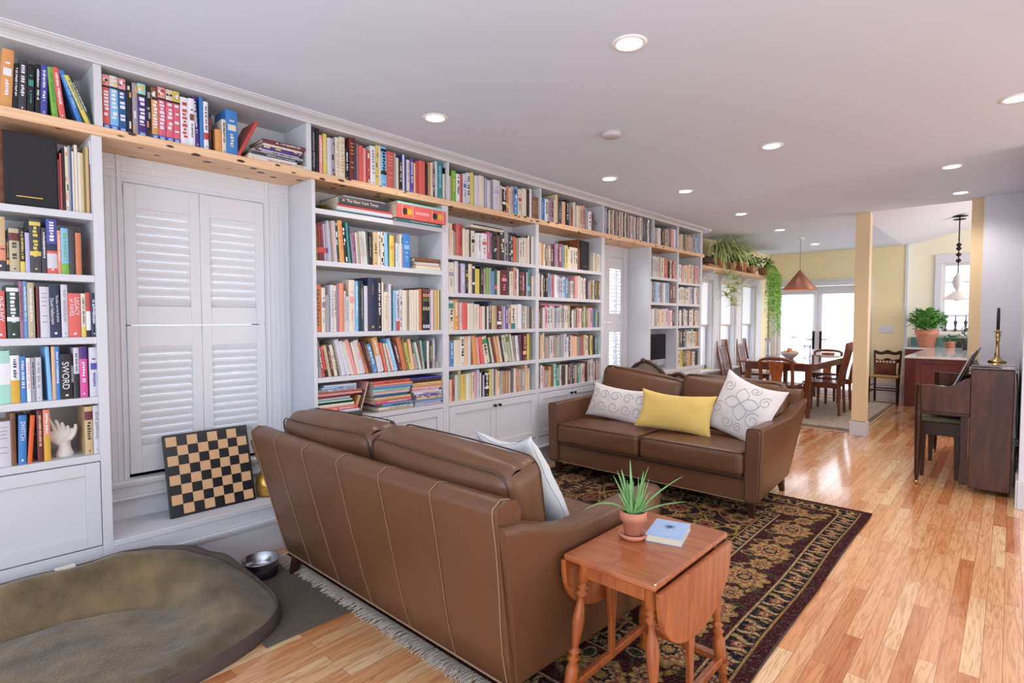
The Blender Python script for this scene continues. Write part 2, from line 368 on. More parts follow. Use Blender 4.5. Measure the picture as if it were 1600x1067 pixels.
# ---- french doors
dm = bpy.data.objects.new('door_1', None); C.objects.link(dm); struct(dm)
m = MB().box(-.28, -.16, 10.865, 10.9, 0, 1.93).box(1.20, 1.34, 10.865, 10.9, 0, 1.93).box(-.28, 1.34, 10.865, 10.9, 1.93, 2.01).box(-.29, 1.35, 10.855, 10.9, 2.01, 2.04).box(-.16, 1.20, 10.87, 11.05, 0, .02)
m.build('casing', paint_trim, dm, bevel=.004)
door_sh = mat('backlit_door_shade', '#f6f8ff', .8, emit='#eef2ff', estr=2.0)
for k, (a, c) in enumerate(((-.155, .518), (.522, 1.195))):
    m = MB().box(a, a + .11, 10.93, 10.975, .02, 1.92).box(c - .11, c, 10.93, 10.975, .02, 1.92).box(a + .11, c - .11, 10.931, 10.974, .02, .17).box(a + .11, c - .11, 10.931, 10.974, 1.80, 1.92)
    d = m.build('door_leaf', paint_trim, dm, bevel=.004)
    MB().box(a + .10, c - .10, 10.965, 10.969, .15, 1.82).build('glass', glass, d)
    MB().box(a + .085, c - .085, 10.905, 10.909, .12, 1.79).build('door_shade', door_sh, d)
    MB().box(a + .07, c - .07, 10.90, 10.928, 1.78, 1.815).build('shade_bar', paint_trim, d)
    xh = c - .055 if k == 0 else a + .055
    s = -1 if k == 0 else 1
    MB().box(xh - .018, xh + .018, 10.915, 10.93, .80, 1.12).tube([(xh, 10.92, .97), (xh, 10.88, .97), (xh + s * .02, 10.872, .97), (xh + s * .11, 10.872, .975)], .009).build('door_handle', mat('black_iron', '#141414', .4, metal=.6), d)
# ---- kitchen window
w = bpy.data.objects.new('window_6', None); C.objects.link(w); struct(w)
m = MB().box(2.16, 2.25, 11.07, 11.1, 1.10, 2.22).box(2.95, 3.04, 11.07, 11.1, 1.10, 2.22).box(2.16, 3.04, 11.065, 11.1, 2.22, 2.36).box(2.13, 3.07, 11.04, 11.1, 1.07, 1.10)
m.build('casing', paint_trim, w, bevel=.004)
m = MB().box(2.25, 2.29, 11.13, 11.16, 1.14, 2.22).box(2.91, 2.95, 11.13, 11.16, 1.14, 2.22).box(2.29, 2.91, 11.13, 11.16, 1.14, 1.17).box(2.29, 2.91, 11.13, 11.16, 2.18, 2.22).box(2.29, 2.91, 11.13, 11.16, 1.91, 1.93)
m.build('sash', paint_trim, w); MB().box(2.28, 2.92, 11.143, 11.147, 1.15, 2.2).build('glass', glass, w)
r = MB(); r.box(2.25, 2.95, 11.105, 11.118, 1.385, 1.397)
for k in range(5):
    x = 2.31 + .125 * k; r.lathe([(.007, 1.14), (.026, 1.155), (.010, 1.2), (.018, 1.26), (.026, 1.285), (.007, 1.32), (.007, 1.385)], 8, (x, 11.112, 0))
tag(r.build('window_rail', mat('cast_iron', '#4a4a50', .6)), 'dark iron gallery rail with little urn spindles across the kitchen window', 'rail')
# ---- recessed ceiling lights
lens_m = mat('lit_lens', '#ffffff', .5, emit='#fff4f0', estr=9)
trim_m = mat('light_trim_white', '#f2f0ee', .5)
LT = [((.52, 2.14), 'round recessed ceiling light nearest the big shuttered window'), ((1.83, 2.14), 'round recessed ceiling light, largest and nearest in the photo'),
      ((.52, 4.05), 'recessed ceiling light above the middle bookcase bay, near the beam'), ((1.83, 4.05), 'recessed ceiling light over the far sofa, right of the smoke detector'),
      ((.80, 4.92), 'recessed ceiling light above the back of the far sofa'), ((.78, 6.40), 'recessed ceiling light above the computer niche end of the bookcases'),
      ((.76, 7.88), 'recessed ceiling light just before the copper pendant'), ((.75, 9.71), 'farthest recessed ceiling light, beyond the copper pendant near the doors'),
      ((2.71, 5.54), 'recessed ceiling light above the piano keyboard'), ((3.08, 4.08), 'recessed ceiling light cut by the right edge of the photo'),
      ((2.70, 6.73), 'recessed ceiling light beside the yellow partition past the piano')]
proto = None
for (x, y), lab in LT:
    if proto is None:
        proto = thing('ceiling_light', lab, 'ceiling light', (x, y, H), group='recessed ceiling lights')
        MB().lathe([(.052, 0), (.052, -.003), (.060, -.007), (.072, -.006), (.076, 0)], 28, cap=False).build('trim_ring', trim_m, proto)
        MB().lathe([(.0005, -.004), (.055, -.004), (.055, -.001), (.0005, -.001)], 28).build('lens', lens_m, proto)
    else: copy_tree(proto, (x, y, H), label=lab)
    l = bpy.data.lights.new('downlight', 'SPOT'); l.energy = 26; l.spot_size = math.radians(140); l.spot_blend = .9; l.shadow_soft_size = .055; l.color = (1.0, .92, .88)
    lo = bpy.data.objects.new('downlight', l); C.objects.link(lo); lo.location = (x, y, H - .03)
tag(MB().lathe([(.0005, -.028), (.05, -.028), (.062, -.02), (.066, 0), (.0005, 0)], 28, (1.149, 3.078, H)).build('smoke_detector', mat('detector_plastic', '#c8bfc0', .6)), 'round unlit grey-white smoke detector on the ceiling', 'smoke detector')
# ================================================================== bookcases
UN = {  # y of inner faces: outer, inner, inner, outer ; shelf tops
 'L': (-.36, -.32, .572, .612, [1.81, 1.53, 1.25, .975], 'built-in white bookcase bay at the far left, holding the large speaker'),
 'A': (1.625, 1.648, 2.635, 2.6625, [1.997, 1.685, 1.253, .975], 'built-in white bookcase bay right beside the big shuttered window'),
 'B': (2.6625, 2.692, 3.70, 3.72, [1.81, 1.53, 1.25, .975], 'built-in white middle bookcase bay with a small upright divider on its lowest shelf'),
 'C': (3.72, 3.742, 4.74, 4.795, [1.81, 1.53, 1.25, .975], 'built-in white bookcase bay holding the small bookshelf speaker'),
 'D': (5.735, 5.775, 6.445, 6.463, [1.83, 1.53, 1.25], 'built-in white bookcase bay with the niche for the computer'),
 'E': (6.463, 6.48, 7.13, 7.185, [1.80, 1.53, 1.25, .975], 'last built-in white bookcase bay, at the dining room end')}
def door_mesh(y0, y1, z0, z1, x=.0):
    m = MB(); r = .055
    m.box(x, x + .02, y0, y0 + r, z0, z1).box(x, x + .02, y1 - r, y1, z0, z1).box(x, x + .02, y0 + r, y1 - r, z0, z0 + r).box(x, x + .02, y0 + r, y1 - r, z1 - r, z1)
    m.box(x + .002, x + .011, y0 + r, y1 - r, z0 + r, z1 - r); return m
knob_m = mat('dark_bronze_knob', '#1c1a1c', .35, metal=.7)
CAB = {}
for k, (a, b_, c, d, sh, lab) in UN.items():
    t = thing('bookcase', lab, 'bookcase', (0, a, 0), group='built-in bookcase bays')
    CAB[k] = t
    def P(mb, name, bev=0): 
        o = mb.build(name, paint, t, bevel=bev); o.location = (0, -a, 0); return o
    P(MB().box(-.29, .0, a, b_, .2, 2.163), 'side_panel', .0015); P(MB().box(-.29, .0, c, d, .2, 2.163), 'side_panel', .0015)
    P(MB().box(-.30, -.285, b_, c, .2, 2.163), 'back_panel')
    for z in sh: P(MB().box(-.285, -.002, b_, c, z - .031, z), 'shelf', .002)
    P(MB().box(-.285, 0, b_, c, .678, .71 if k != 'E' else .72), 'counter_board', .002)
    P(MB().box(-.285, .0, a, d, 0, .19).box(-.285, .0, b_, c, .19, .28).box(-.01, .024, a, d, .182, .2).box(-.01, .014, a, d, .168, .182), 'plinth', .003)
    if k in 'LE':
        dl = P(door_mesh(b_ + .003, c - .003, .286, .674, -.018), 'door', .0015)
        o = MB().lathe([(.006, 0), (.006, .012), (.012, .018), (.011, .026), (.0005, .028)], 12).build('knob', knob_m, dl, loc=(.002, b_ + .05 if k == 'L' else b_ + .06, .62), rot=(0, PI/2, 0))
    else:
        ym = (b_ + c) / 2
        for y0, y1, yk in ((b_ + .003, ym - .0015, ym - .028), (ym + .0015, c - .003, ym + .028)):
            dl = P(door_mesh(y0, y1, .286, .674, -.018), 'door', .0015)
            MB().lathe([(.006, 0), (.006, .012), (.013, .018), (.012, .027), (.0005, .03)], 12).build('knob', knob_m, dl, loc=(.002, yk, .635), rot=(0, PI/2, 0))
    if k == 'B':
        P(MB().box(-.27, -.01, 3.168, 3.18, .71, .93), 'divider')
for i, (a, c, lab) in enumerate(((.612, 1.625, 'white painted window seat under the big shuttered window'), (4.795, 5.735, 'white window seat under the second shuttered window behind the far sofa'))):
    m = MB().box(-.30, .0, a, c, 0, .182).box(-.30, .0, a, c, .2, .262).box(-.30, .004, a, c, .262, .29).box(-.30, .024, a, c, .182, .2).box(-.30, .014, a, c, .168, .182)
    tag(m.build('window_bench', paint, bevel=.003), lab, 'bench', 'built-in window benches')
# upper row
up = thing('upper_bookcase', 'long white top row of open compartments above the pine beam', 'bookcase', (0, 0, 2.207))
def PU(mb, nm): o = mb.build(nm, paint, up, bevel=.0015); o.location = (0, 0, -2.207)
PU(MB().box(-.30, -.285, -1.2, 7.18, 2.207, 2.5), 'back_panel'); PU(MB().box(-.285, 0, -1.2, 7.18, 2.483, 2.5295), 'top_panel')
for a, c in ((.588, .618), (1.597, 1.628), (2.688, 2.703), (3.757, 3.777), (4.762, 4.785), (5.828, 5.842), (6.457, 6.477), (7.13, 7.18)):
    if a == 2.588: continue
    PU(MB().box(-.285, 0, a, c, 2.207, 2.483), 'divider')
bm_ = MB().box(-.30, .012, -1.2, 7.225, 2.163, 2.207).build('pine_beam', beam_m, bevel=.004)
tag(bm_, 'long knotty pine plank beam running the whole length of the bookcases', 'beam')
# ================================================================== books
PN = {'or': ('#d8985a','orange'),'bk': ('#1b1a1e','black'),'cg': ('#3f3c42','charcoal'),'in': ('#4a4aa2','indigo'),'lg': ('#79b043','lime green'),'co': ('#d9625a','coral red'),
'bl': ('#3f7dc0','blue'),'ye': ('#d9c45c','yellow'),'dg': ('#1f3a2c','dark green'),'wh': ('#e6e4ea','white'),'te': ('#3a8684','teal'),'lb': ('#8fc0e8','pale blue'),'pk': ('#e79a9c','pink'),
'sk': ('#7fb9e6','sky blue'),'nb': ('#2c5a8c','denim blue'),'gy': ('#9c9aa2','grey'),'pu': ('#4c2a78','purple'),'mi': ('#a5d6c8','mint'),'br': ('#7d5236','brown'),'pr': ('#d5647a','rose pink'),
'cr': ('#ddd2c0','cream'),'rd': ('#bd4a44','red'),'mr': ('#6a2a30','maroon'),'tn': ('#cdb083','tan'),'ol': ('#7a7238','olive'),'kh': ('#bcae8c','khaki'),'lv': ('#b9b3d6','lavender'),'sa': ('#e08f72','salmon'),
'oc': ('#c8764e','rust orange'),'mv': ('#a0708c','mauve'),'sb': ('#5b8fc0','steel blue'),'lw': ('#cfccd4','off-white'),'nv': ('#232c4c','navy'),'ro': ('#e0602c','bright orange'),'hp': ('#d8509a','hot pink'),
'go': ('#d6a63a','gold'),'sr': ('#c4625a','brick red'),'vi': ('#5a4aa8','violet'),'gn': ('#4f8c5a','green'),'db': ('#3a241a','dark brown'),'pe': ('#e8b890','peach')}
COL = {k: srgb(v[0]) for k, v in PN.items()}
BOOKS={
 'T0':'275,36.7,245,3.3,or.wh.e,1770;314,15.8,196,3.3,bk.wh.t,595;331,25.8,217,2.5,cg.wh.t,1049;360,21.6,207,1.9,bk.te.e,817;386,16.3,215,1.8,bk.wh.t,624;403,22.2,218,1.9,in.wh.t,848;443,21.1,217,-3.5,lg.gn.t,772;468,21.4,221,-5.3,co.wh.t,781;533,18.1,224,-16.5,bl.lb.t,656;562,16.3,211,-20.8,ye.bl.t,558;581,10.5,212,-21.4,dg.wh.t,356',
 'T1':'623,28.1,249,0,co.pk.m,998;652,31.9,251,0,sk.cr.m,1113;686,29.9,251,0,nb.pk.m,1017;717,21.8,243,0,bk.or.v,699;740,21.5,247,0,gy.or.v,687;762,34,252,0,pu.mi.m,1085;797,21,241,0,bk.gy.v,624;819,26.8,249,0,or.br.m,805;847,32.2,260,0,pr.pk.m,986;881,31.2,258,0,pr.cr.m,923;913,29.8,260,0,pr.ye.m,868;945,36.9,242,0,wh.rd.V,973;982,27.3,245,0,wh.br.e,706;1011,21.2,260,-2.9,pu.wh.t,571;1033,17,287,0,bl.lb.p,497;1051,22,248,0,wh.rd.b,547;1075,12.2,193,0,bk.rd.t,231;1105,32.3,121,0,or.sk.p,374;1139,20.2,181,0,cr.bk.t,341;1160,59.2,240,0,bl.cr.e,1298;1212,16.8,234,26.5,rd.rd.p,388',
 'L1':'455,6.7,222,0,mr.rd.p,243;462,7,251,0,rd.rd.p,283;471,8,276,0,bk.bk.p,356;480,11.8,282,0,cr.or.v,532;492,7.1,290,0,gy.bk.p,325;500,5.1,279,0,nb.nb.p,223;505,7.7,268,0,cr.wh.p,320;514,11,299,0,cr.tn.p,511;526,10.9,268,0,cr.tn.p,446;537,8.3,267,0,tn.cr.p,337;546,5.2,295,0,ol.cr.p,232;552,13.7,298,0,tn.cr.p,610;566,2.1,223,0,mr.mr.p,69;569,8.2,329,0,wh.wh.p,399',
 'L2':'244,32.2,226,0,tn.bk.F,1420;278,9,136,0,bk.or.b,232;287,32.7,182,0,kh.mr.T,1115;321,16,190,0,bk.ye.B,552;338,14,169,0,lv.wh.p,425;353,36.7,230,0,cg.ye.D,1483;392,15.8,197,0,cg.wh.t,531;409,34.9,237,0,in.rd.U,1380;445,12.7,192,0,sa.wh.t,395;458,25.7,203,0,sk.lg.B,833;485,21.5,197,0,cg.cg.p,659;508,20.8,188,0,oc.oc.p,597',
 'L3':'237,31.5,199,0,co.wh.x,1211;273,38.5,224,0,dg.wh.D,1607;313,12.2,241,0,mv.mr.t,531;326,12.3,243,0,sb.wh.t,533;339,22.8,238,0,kh.wh.t,952;368,8.3,222,0,mr.mr.p,315;379,31.8,222,0,lw.gy.h,1189;412,38.8,230,-1.3,nv.wh.x,1462;452,22.8,234,0,lw.gy.t,842;476,43.3,197,0,co.wh.x,1309;521,16.8,197,0,cr.ye.B,490;539,16.5,202,0,rd.wh.H,486;557,20.6,201,0,nv.wh.t,595',
 'L4':'225,51.2,224,0,mi.wh.W,2183;277,28.8,203,0,wh.go.C,1064;307,19.7,198,0,bl.wh.t,696;328,13.7,190,0,wh.pk.t,456;343,13.4,190,0,gy.bk.t,438;357,20.6,190,0,lw.gy.t,663;398,13,236,-1.7,sk.sk.p,502;412,12.2,236,0,pe.pe.p,464;424,15.2,236,0,bl.wh.t,576;441,42.6,200,0,bk.cr.x,1332;489,19.4,228,0,lw.bk.C,667;510,27.9,231,0,hp.pu.W2,952;545,32.4,227,0,lw.in.e,1052',
 'L5':'222,48.1,192,0,lw.gy.h,1739;271,15.8,225,0,br.mr.t,647;292,26.2,210,1.5,bl.wh.x,979;321,15,206,4.2,ro.ro.p,537;356,19.8,224,0,mr.pe.t,744;377,22.7,226,0,sa.go.C,843;522,29.7,221,0,tn.mr.T,946;553,24.8,223,0,lw.gy.t,772',
 'T2':'1646,21,283,0,cg.gy.V,387;1669,19.5,294,0,bk.bk.p,368;1692,22.3,236,0,pk.wh.t,332;1717,23.5,248,0,ye.cr.t,360;1743,29.9,232,0,lw.gy.p,421;1774,19.6,234,0,gy.bk.v,273;1796,27.9,246,0,cr.tn.V,404;1825,38.4,257,0,cr.tn.V,566;1867,23.2,195,0,bk.wh.t,253;1893,36.7,269,0,mr.go.h,542;1932,12.4,252,0,nv.nv.p,168;1946,15.3,244,0,pk.wh.p,199;1963,30,235,0,co.co.t,371;1995,22.5,226,0,pk.wh.p,263;2022,23.8,216,0,rd.rd.v,261;2048,40.2,253,0,wh.gy.t,506;2090,18.3,273,0,ye.br.v,244;2110,21.5,278,0,cr.wh.p,288;2127,46.2,268,0,sk.bk.D,587;2176,57.9,248,0,sr.pk.h,661;2235,15.2,247,0,wh.wh.p,167;2252,20.7,221,0,cr.tn.p,202;2273,26.9,213,0,bk.cr.t,250;2302,34.3,251,0,in.wh.s,369;2339,25.6,225,0,cr.gy.t,242;2366,29,238,0,vi.wh.t,284;2397,15.7,215,0,pe.pe.p,136;2414,27.4,232,0,rd.rd.p,254;2443,53.5,242,0,co.co.p,509;2498,23.9,234,0,bk.rd.p,214;2525,19.7,245,0,oc.lg.t,182;2547,22.7,250,0,cr.oc.t,211;2571,16.7,208,0,bk.wh.t,128',
 'T3':'2592,19.1,296,0,lw.wh.p,205;2613,49,280,0,te.lb.t,491;2665,16.2,191,0,cr.cr.p,107;2684,25.6,240,0,bk.wh.v,212;2719,26,189,0,kh.kh.p,166;2751,41.9,235,0,lg.ye.t,326;2795,36.4,218,0,wh.bk.t,258;2834,25.8,223,0,rd.rd.t,183;2862,37.3,231,0,lw.bl.e,270;2902,42.3,247,0,lw.bk.t,319;2948,28.2,259,0,ye.ol.p,218;2982,48.1,242,0,lw.gy.p,341;3032,60.3,253,0,cr.pe.p,434;3097,25.6,244,0,in.lb.e,173;3125,35.4,233,0,lw.gy.p,225;3162,24.8,232,0,lw.gy.t,154;3194,77.2,250,0,lw.lv.e,504;3275,21.4,216,0,tn.bk.v,117;3299,47.7,220,0,bk.wh.D,261;3350,29.3,227,0,oc.ye.b,162;3381,25.2,219,0,cr.rd.t,132;3407,28.4,233,0,mv.mv.t,157;3439,53,240,0,sb.lb.v,296;3495,47.7,228,0,cr.rd.e,247;3546,54.8,241,0,cr.cr.p,292;3602,38.2,241,0,db.mr.t,198;3643,33,253,0,wh.wh.p,176;3680,22.8,187,0,br.tn.t,88;3705,22.9,190,0,br.tn.t,89;3729,21.5,193,0,br.tn.t,84;3753,21.6,194,0,br.tn.t,84',
 'T4':'3792,57.8,202,0,bl.lb.t,230;3853,43.3,201,0,wh.bk.t,167;3899,34.5,203,0,gy.rd.t,131;3940,44.5,215,0,mv.bk.t,176;3988,16,216,0,cr.cr.p,62;4007,38.8,265,0,ye.ye.p,184;4052,49.3,214,0,cg.gy.v,185;4108,50.1,218,0,pe.or.p,186;4165,47.5,246,0,bk.wh.v,196;4220,27.5,203,0,cr.wh.p,91;4250,27.7,187,0,rd.bk.v,84;4285,38.6,239,0,cr.cr.p,147;4334,49.8,217,0,cr.bk.p,168;4391,39.7,220,0,pe.bk.v,133;4438,43.9,232,0,rd.mr.t,152;4490,33.4,213,0,wh.gy.t,104;4530,60.2,189,0,wh.rd.v,163',
 'B1':'2707,20,238,0,wh.gy.t,160;2731,21.4,236,0,pe.or.t,168;2753,12,187,0,cr.pk.p,73;2769,18.1,178,0,cr.cr.p,105;2791,30.4,250,0,sr.mr.p,244;2822,33.2,252,0,rd.mr.t,265;2862,31.2,216,0,cr.cr.p,208;2894,12.6,209,0,cr.cr.p,80;2908,16.4,212,0,cr.br.t,105;2927,14,209,0,bk.br.p,88;2944,43.8,209,0,cr.bk.e,269;2990,20.8,195,0,wh.wh.p,117;3012,43.5,198,0,wh.gy.t,245;3058,63.1,201,0,wh.oc.e,351;3124,23.2,220,0,pr.wh.t,138;3151,31.7,217,0,mv.bk.v,183;3186,53.2,243,0,cg.bk.v,336;3242,25.5,204,0,oc.cr.p,132;3270,53.2,234,0,cg.cr.v,312;3326,48.3,240,0,gy.cg.v,283;3376,52.1,247,0,cg.gy.v,305;3434,30.2,217,0,ro.ro.t,152;3469,35.2,210,0,cr.kh.p,168;3507,30.9,209,0,cr.bk.t,144;3541,31.3,224,0,cr.bk.t,154;3574,33.2,225,0,cr.cr.t,162;3611,33.6,255,0,cr.pe.t,182;3647,12.9,268,0,bk.bk.p,72;3664,37.4,256,0,lw.wh.p,198',
 'B2':'2708,61.1,227,0,cr.gy.e,458;2776,38,239,0,lw.wh.p,291;2819,15.4,208,0,mr.lv.p,100;2839,45.1,227,0,lv.wh.t,318;2887,30,228,0,bk.go.e,206;2919,38.4,230,0,cr.pe.t,262;2960,27.5,224,0,bk.wh.D,179;2991,49.2,198,0,ye.ye.t,278;3044,35,219,0,bk.gy.t,213;3082,30.4,203,0,bk.rd.v,169;3114,23.9,214,0,lg.ye.p,138;3141,29.3,213,0,wh.bl.p,166;3173,31.3,189,0,sb.te.p,154;3206,29,209,0,gn.co.b,155;3239,32,199,0,cr.cr.p,161;3278,78.1,209,0,mr.pk.e,402;3359,24.9,235,0,cg.cg.t,139;3387,49.6,203,0,cr.tn.t,236;3440,36.1,241,0,rd.mr.t,199;3479,20.1,230,0,wh.wh.p,104;3502,39.7,210,0,bk.oc.v,185;3546,35.3,206,0,co.wh.t,159;3584,18.8,208,0,nv.nv.p,84;3605,16,209,0,wh.wh.p,71;3623,28.1,234,0,te.lb.b,138;3654,15.2,190,0,br.br.p,59;3671,28.6,178,0,cr.tn.p,104',
 'B3':'2715,49.3,224,0,cr.te.T,362;2767,45.6,228,0,or.wh.t,332;2817,16.2,206,0,rd.rd.p,104;2835,12.4,209,0,wh.mv.t,80;2850,52.5,212,0,co.co.h,340;2907,33.5,205,0,cr.cr.p,204;2942,33.9,205,0,cr.tn.p,202;2979,29.4,201,0,cr.kh.e,169;3010,26.4,199,0,cr.lg.p,147;3039,20.8,184,0,pk.cr.p,106;3063,37,185,0,cr.cr.p,187;3102,11.9,184,0,bk.br.p,59;3117,20.5,185,0,cr.cr.p,101;3141,31.1,227,0,nv.wh.t,186;3175,41.1,192,0,tn.ye.t,204;3218,15,191,0,bk.oc.p,73;3239,51.9,176,0,mr.wh.b,228;3293,19,194,0,nv.rd.v,90;3316,20.1,188,0,lv.pk.t,91;3339,30.4,189,0,vi.wh.t,137;3373,29.8,177,0,oc.br.t,123;3406,52.9,203,0,cr.te.B,247;3461,26.8,205,0,cr.cr.p,123;3492,48.5,211,0,wh.lb.p,226;3544,33.4,199,0,cg.wh.t,144;3580,20.8,198,0,cr.cr.p,88;3605,40.1,193,0,cg.gy.t,163;3649,25.4,187,0,cg.cg.p,98;3678,18.4,183,0,tn.tn.p,68;3698,24.7,183,0,bk.wh.b,91',
 'B4':'2707,19.1,232,0,br.gy.p,146;2728,33.8,195,0,bl.wh.t,214;2766,61.9,199,0,cr.cr.e,389;2830,49.5,224,0,cr.bk.t,339;2882,26.9,223,0,pe.pe.p,179;2911,31.6,225,0,lw.lw.p,209;2973,43.4,227,-6.6,or.or.p,282;3019,24.3,215,-6.3,pk.pk.p,146;3053,39.7,219,-9.1,co.sa.t,241;3098,58.4,218,-12.7,cr.gn.T,347;3159,17.2,214,-11,gn.gn.p,97;3180,20.3,214,-14.1,cr.cr.p,115;3204,34.6,217,-14.5,mr.br.t,196;3243,30.3,221,-14,or.pe.t,172;3278,27.6,221,-12.9,pe.cr.t,152;3309,22.2,219,-11.4,bk.gy.v,119;3335,46.4,225,-13,cr.gn.t,254;3386,35.3,235,-13,gn.ol.T,197;3425,19.7,233,-10.7,cr.cr.p,106;3447,26.9,218,-9.2,bk.br.t,134;3478,33.5,217,-6.1,wh.gy.t,162;3515,35.9,227,-2.3,mv.mr.t,177;3564,45.7,230,-1.2,mr.pe.b,223;3613,24,230,0,ye.ye.p,115;3640,25.2,230,0,ol.bk.p,119',
 'B5':'2699,19.8,171,0,sa.rd.t,111;2720,20,167,0,cr.ye.t,107;2743,29.2,170,0,rd.nv.t,158;2774,28.8,197,0,mi.wh.p,177;2805,30.6,239,0,kh.cr.p,225;2839,49.8,196,0,ye.or.t,295;2891,26.4,199,0,wh.gy.p,154;2920,30.3,201,0,ye.cr.p,176;2953,20.2,209,0,cr.bk.v,121;2976,27.1,205,0,pk.lv.t,157;3005,28.2,223,0,lb.pk.t,175;3036,14.6,198,0,cr.bk.p,79;3052,17,237,0,bk.bk.p,109;3071,17.1,174,0,lv.lv.p,80;3092,48,199,0,bk.wh.D,253;3143,36.7,218,0,ye.cr.p,207;3181,21,221,0,bl.wh.p,118;3213,22.8,211,0,pe.pe.p,121;3240,31.3,196,0,cr.oc.t,151;3274,31.7,192,0,nb.ye.v,148;3308,22.7,190,0,oc.ye.t,103;3334,21.2,189,0,bk.ye.v,95;3357,21.4,188,0,oc.or.t,93;3381,23.3,186,0,gy.ye.v,100;3410,24.3,204,0,gy.gy.p,113;3437,32.5,204,0,cr.cr.p,149;3472,29.3,203,0,oc.cr.t,131;3504,36.8,194,0,br.br.p,155;3544,37.3,195,0,cg.wh.v,154;3586,36.8,236,0,or.or.p,182;3626,25.1,192,0,ye.cr.t,99',
 'A2':'1641,9.8,221,0,bk.gn.v,139;1651,15.4,222,-1.5,lg.lg.s,217;1668,15.5,221,-2.8,mr.rd.b,215;1684,15.7,232,-3,mr.rd.b,226;1700,15.8,236,-3.1,mr.rd.b,229;1717,14.6,227,-3.3,in.rd.b,201;1733,12.8,229,-3.3,nv.in.b,176;1746,10.3,250,-3.4,lv.lv.p,153;1757,10.6,246,-4.1,cg.lv.t,155;1769,9.7,251,-3.9,cr.cr.p,144;1779,9.8,253,-3.6,sa.cr.t,144;1790,9.8,253,-3.6,lw.cr.t,144;1801,18.4,258,-3.6,cg.oc.v,274;1821,5.3,260,-3.4,ye.ye.p,78;1827,24.7,261,-4,or.co.t,364;1856,23.6,224,-5.3,bk.wh.v,293;1881,15.7,253,-4.5,te.te.p,217;1898,5.5,228,-3.5,nv.nv.p,67;1910,6.9,193,-5.6,wh.wh.p,71;1918,21.8,198,-4.1,mv.mr.t,230;1941,9.8,200,-3.9,lw.cr.t,103;1952,18.6,201,-4.3,dg.lg.v,196;1973,14.9,211,-4.1,cr.mv.v,162;1989,12.5,212,-3.9,lv.gn.v,135;2002,17.2,214,-3.7,mi.pk.v,186;2020,13,220,-3.4,cg.cg.p,143;2035,14.2,215,-1.6,bk.cr.t,151;2063,34.6,220,0,tn.kh.T,369;2099,24.3,224,0,cr.br.t,258;2125,21.7,227,0,cr.bk.v,230;2155,27.7,227,-1.4,lb.lb.p,288;2185,4.1,223,0,gn.gn.p,41;2191,35.6,211,0,ye.or.e,337;2228,9.2,163,0,gy.gy.p,66;2239,18.5,165,0,lw.gy.t,133;2258,16.5,160,0,mi.wh.e,114;2276,11.5,227,0,wh.wh.p,112;2288,12,231,0,rd.te.T,118;2302,60.8,236,0,bl.sk.e,599',
 'A3':'1641,47.5,289,0,oc.br.V,859;1691,25.4,271,0,cr.mv.e,417;1720,26.5,228,0,gy.lw.p,358;1751,23.6,290,0,lw.gy.t,399;1776,17.2,288,0,cr.bk.t,285;1795,14.1,298,0,mv.gy.t,238;1811,33.4,303,0,sa.pk.p,567;1846,10.1,255,0,lw.bk.v,142;1858,21.3,221,0,lw.gy.t,255;1881,42.3,329,0,cr.pk.e,745;1926,21.9,323,0,sk.wh.t,370;1949,15.5,326,0,dg.bk.p,260;1966,12,325,0,nv.wh.t,199;1979,10.7,306,0,nv.vi.p,166;1991,27.5,295,0,lw.cr.p,406;2020,68,351,0,nv.go.x,1164;2090,32.9,352,0,bk.wh.t,545;2125,16.1,325,0,cr.cr.p,243;2143,37.5,262,0,cr.tn.t,446;2182,22.4,316,0,lw.gy.p,316;2206,8.3,301,0,te.cg.p,110;2216,24.2,275,0,lb.sk.t,290;2242,28.4,274,0,lw.rd.B,335;2272,21.2,283,0,lw.gy.v,253;2295,38.8,279,0,cr.wh.p,449;2336,14.4,280,0,cr.br.t,165;2353,19.7,282,0,cr.tn.p,224;2373,20.9,283,0,cr.tn.p,236;2396,19,284,0,cr.cr.p,213;2416,18.1,285,0,cr.tn.p,201;2437,24.7,294,0,oc.pe.p,279;2464,68.9,303,0,bk.cr.g,783;2534,8.9,277,0,bl.wh.v,89;2545,26.8,292,0,pk.wh.s,283;2573,9.6,291,0,gn.gn.p,99;2584,13.6,292,0,ye.ye.p,140;2599,12.5,292,0,or.or.p,128;2612,10.3,292,0,ye.ye.p,105;2624,10.3,292,0,ol.ol.p,104;2636,20.8,293,0,pk.wh.p,209',
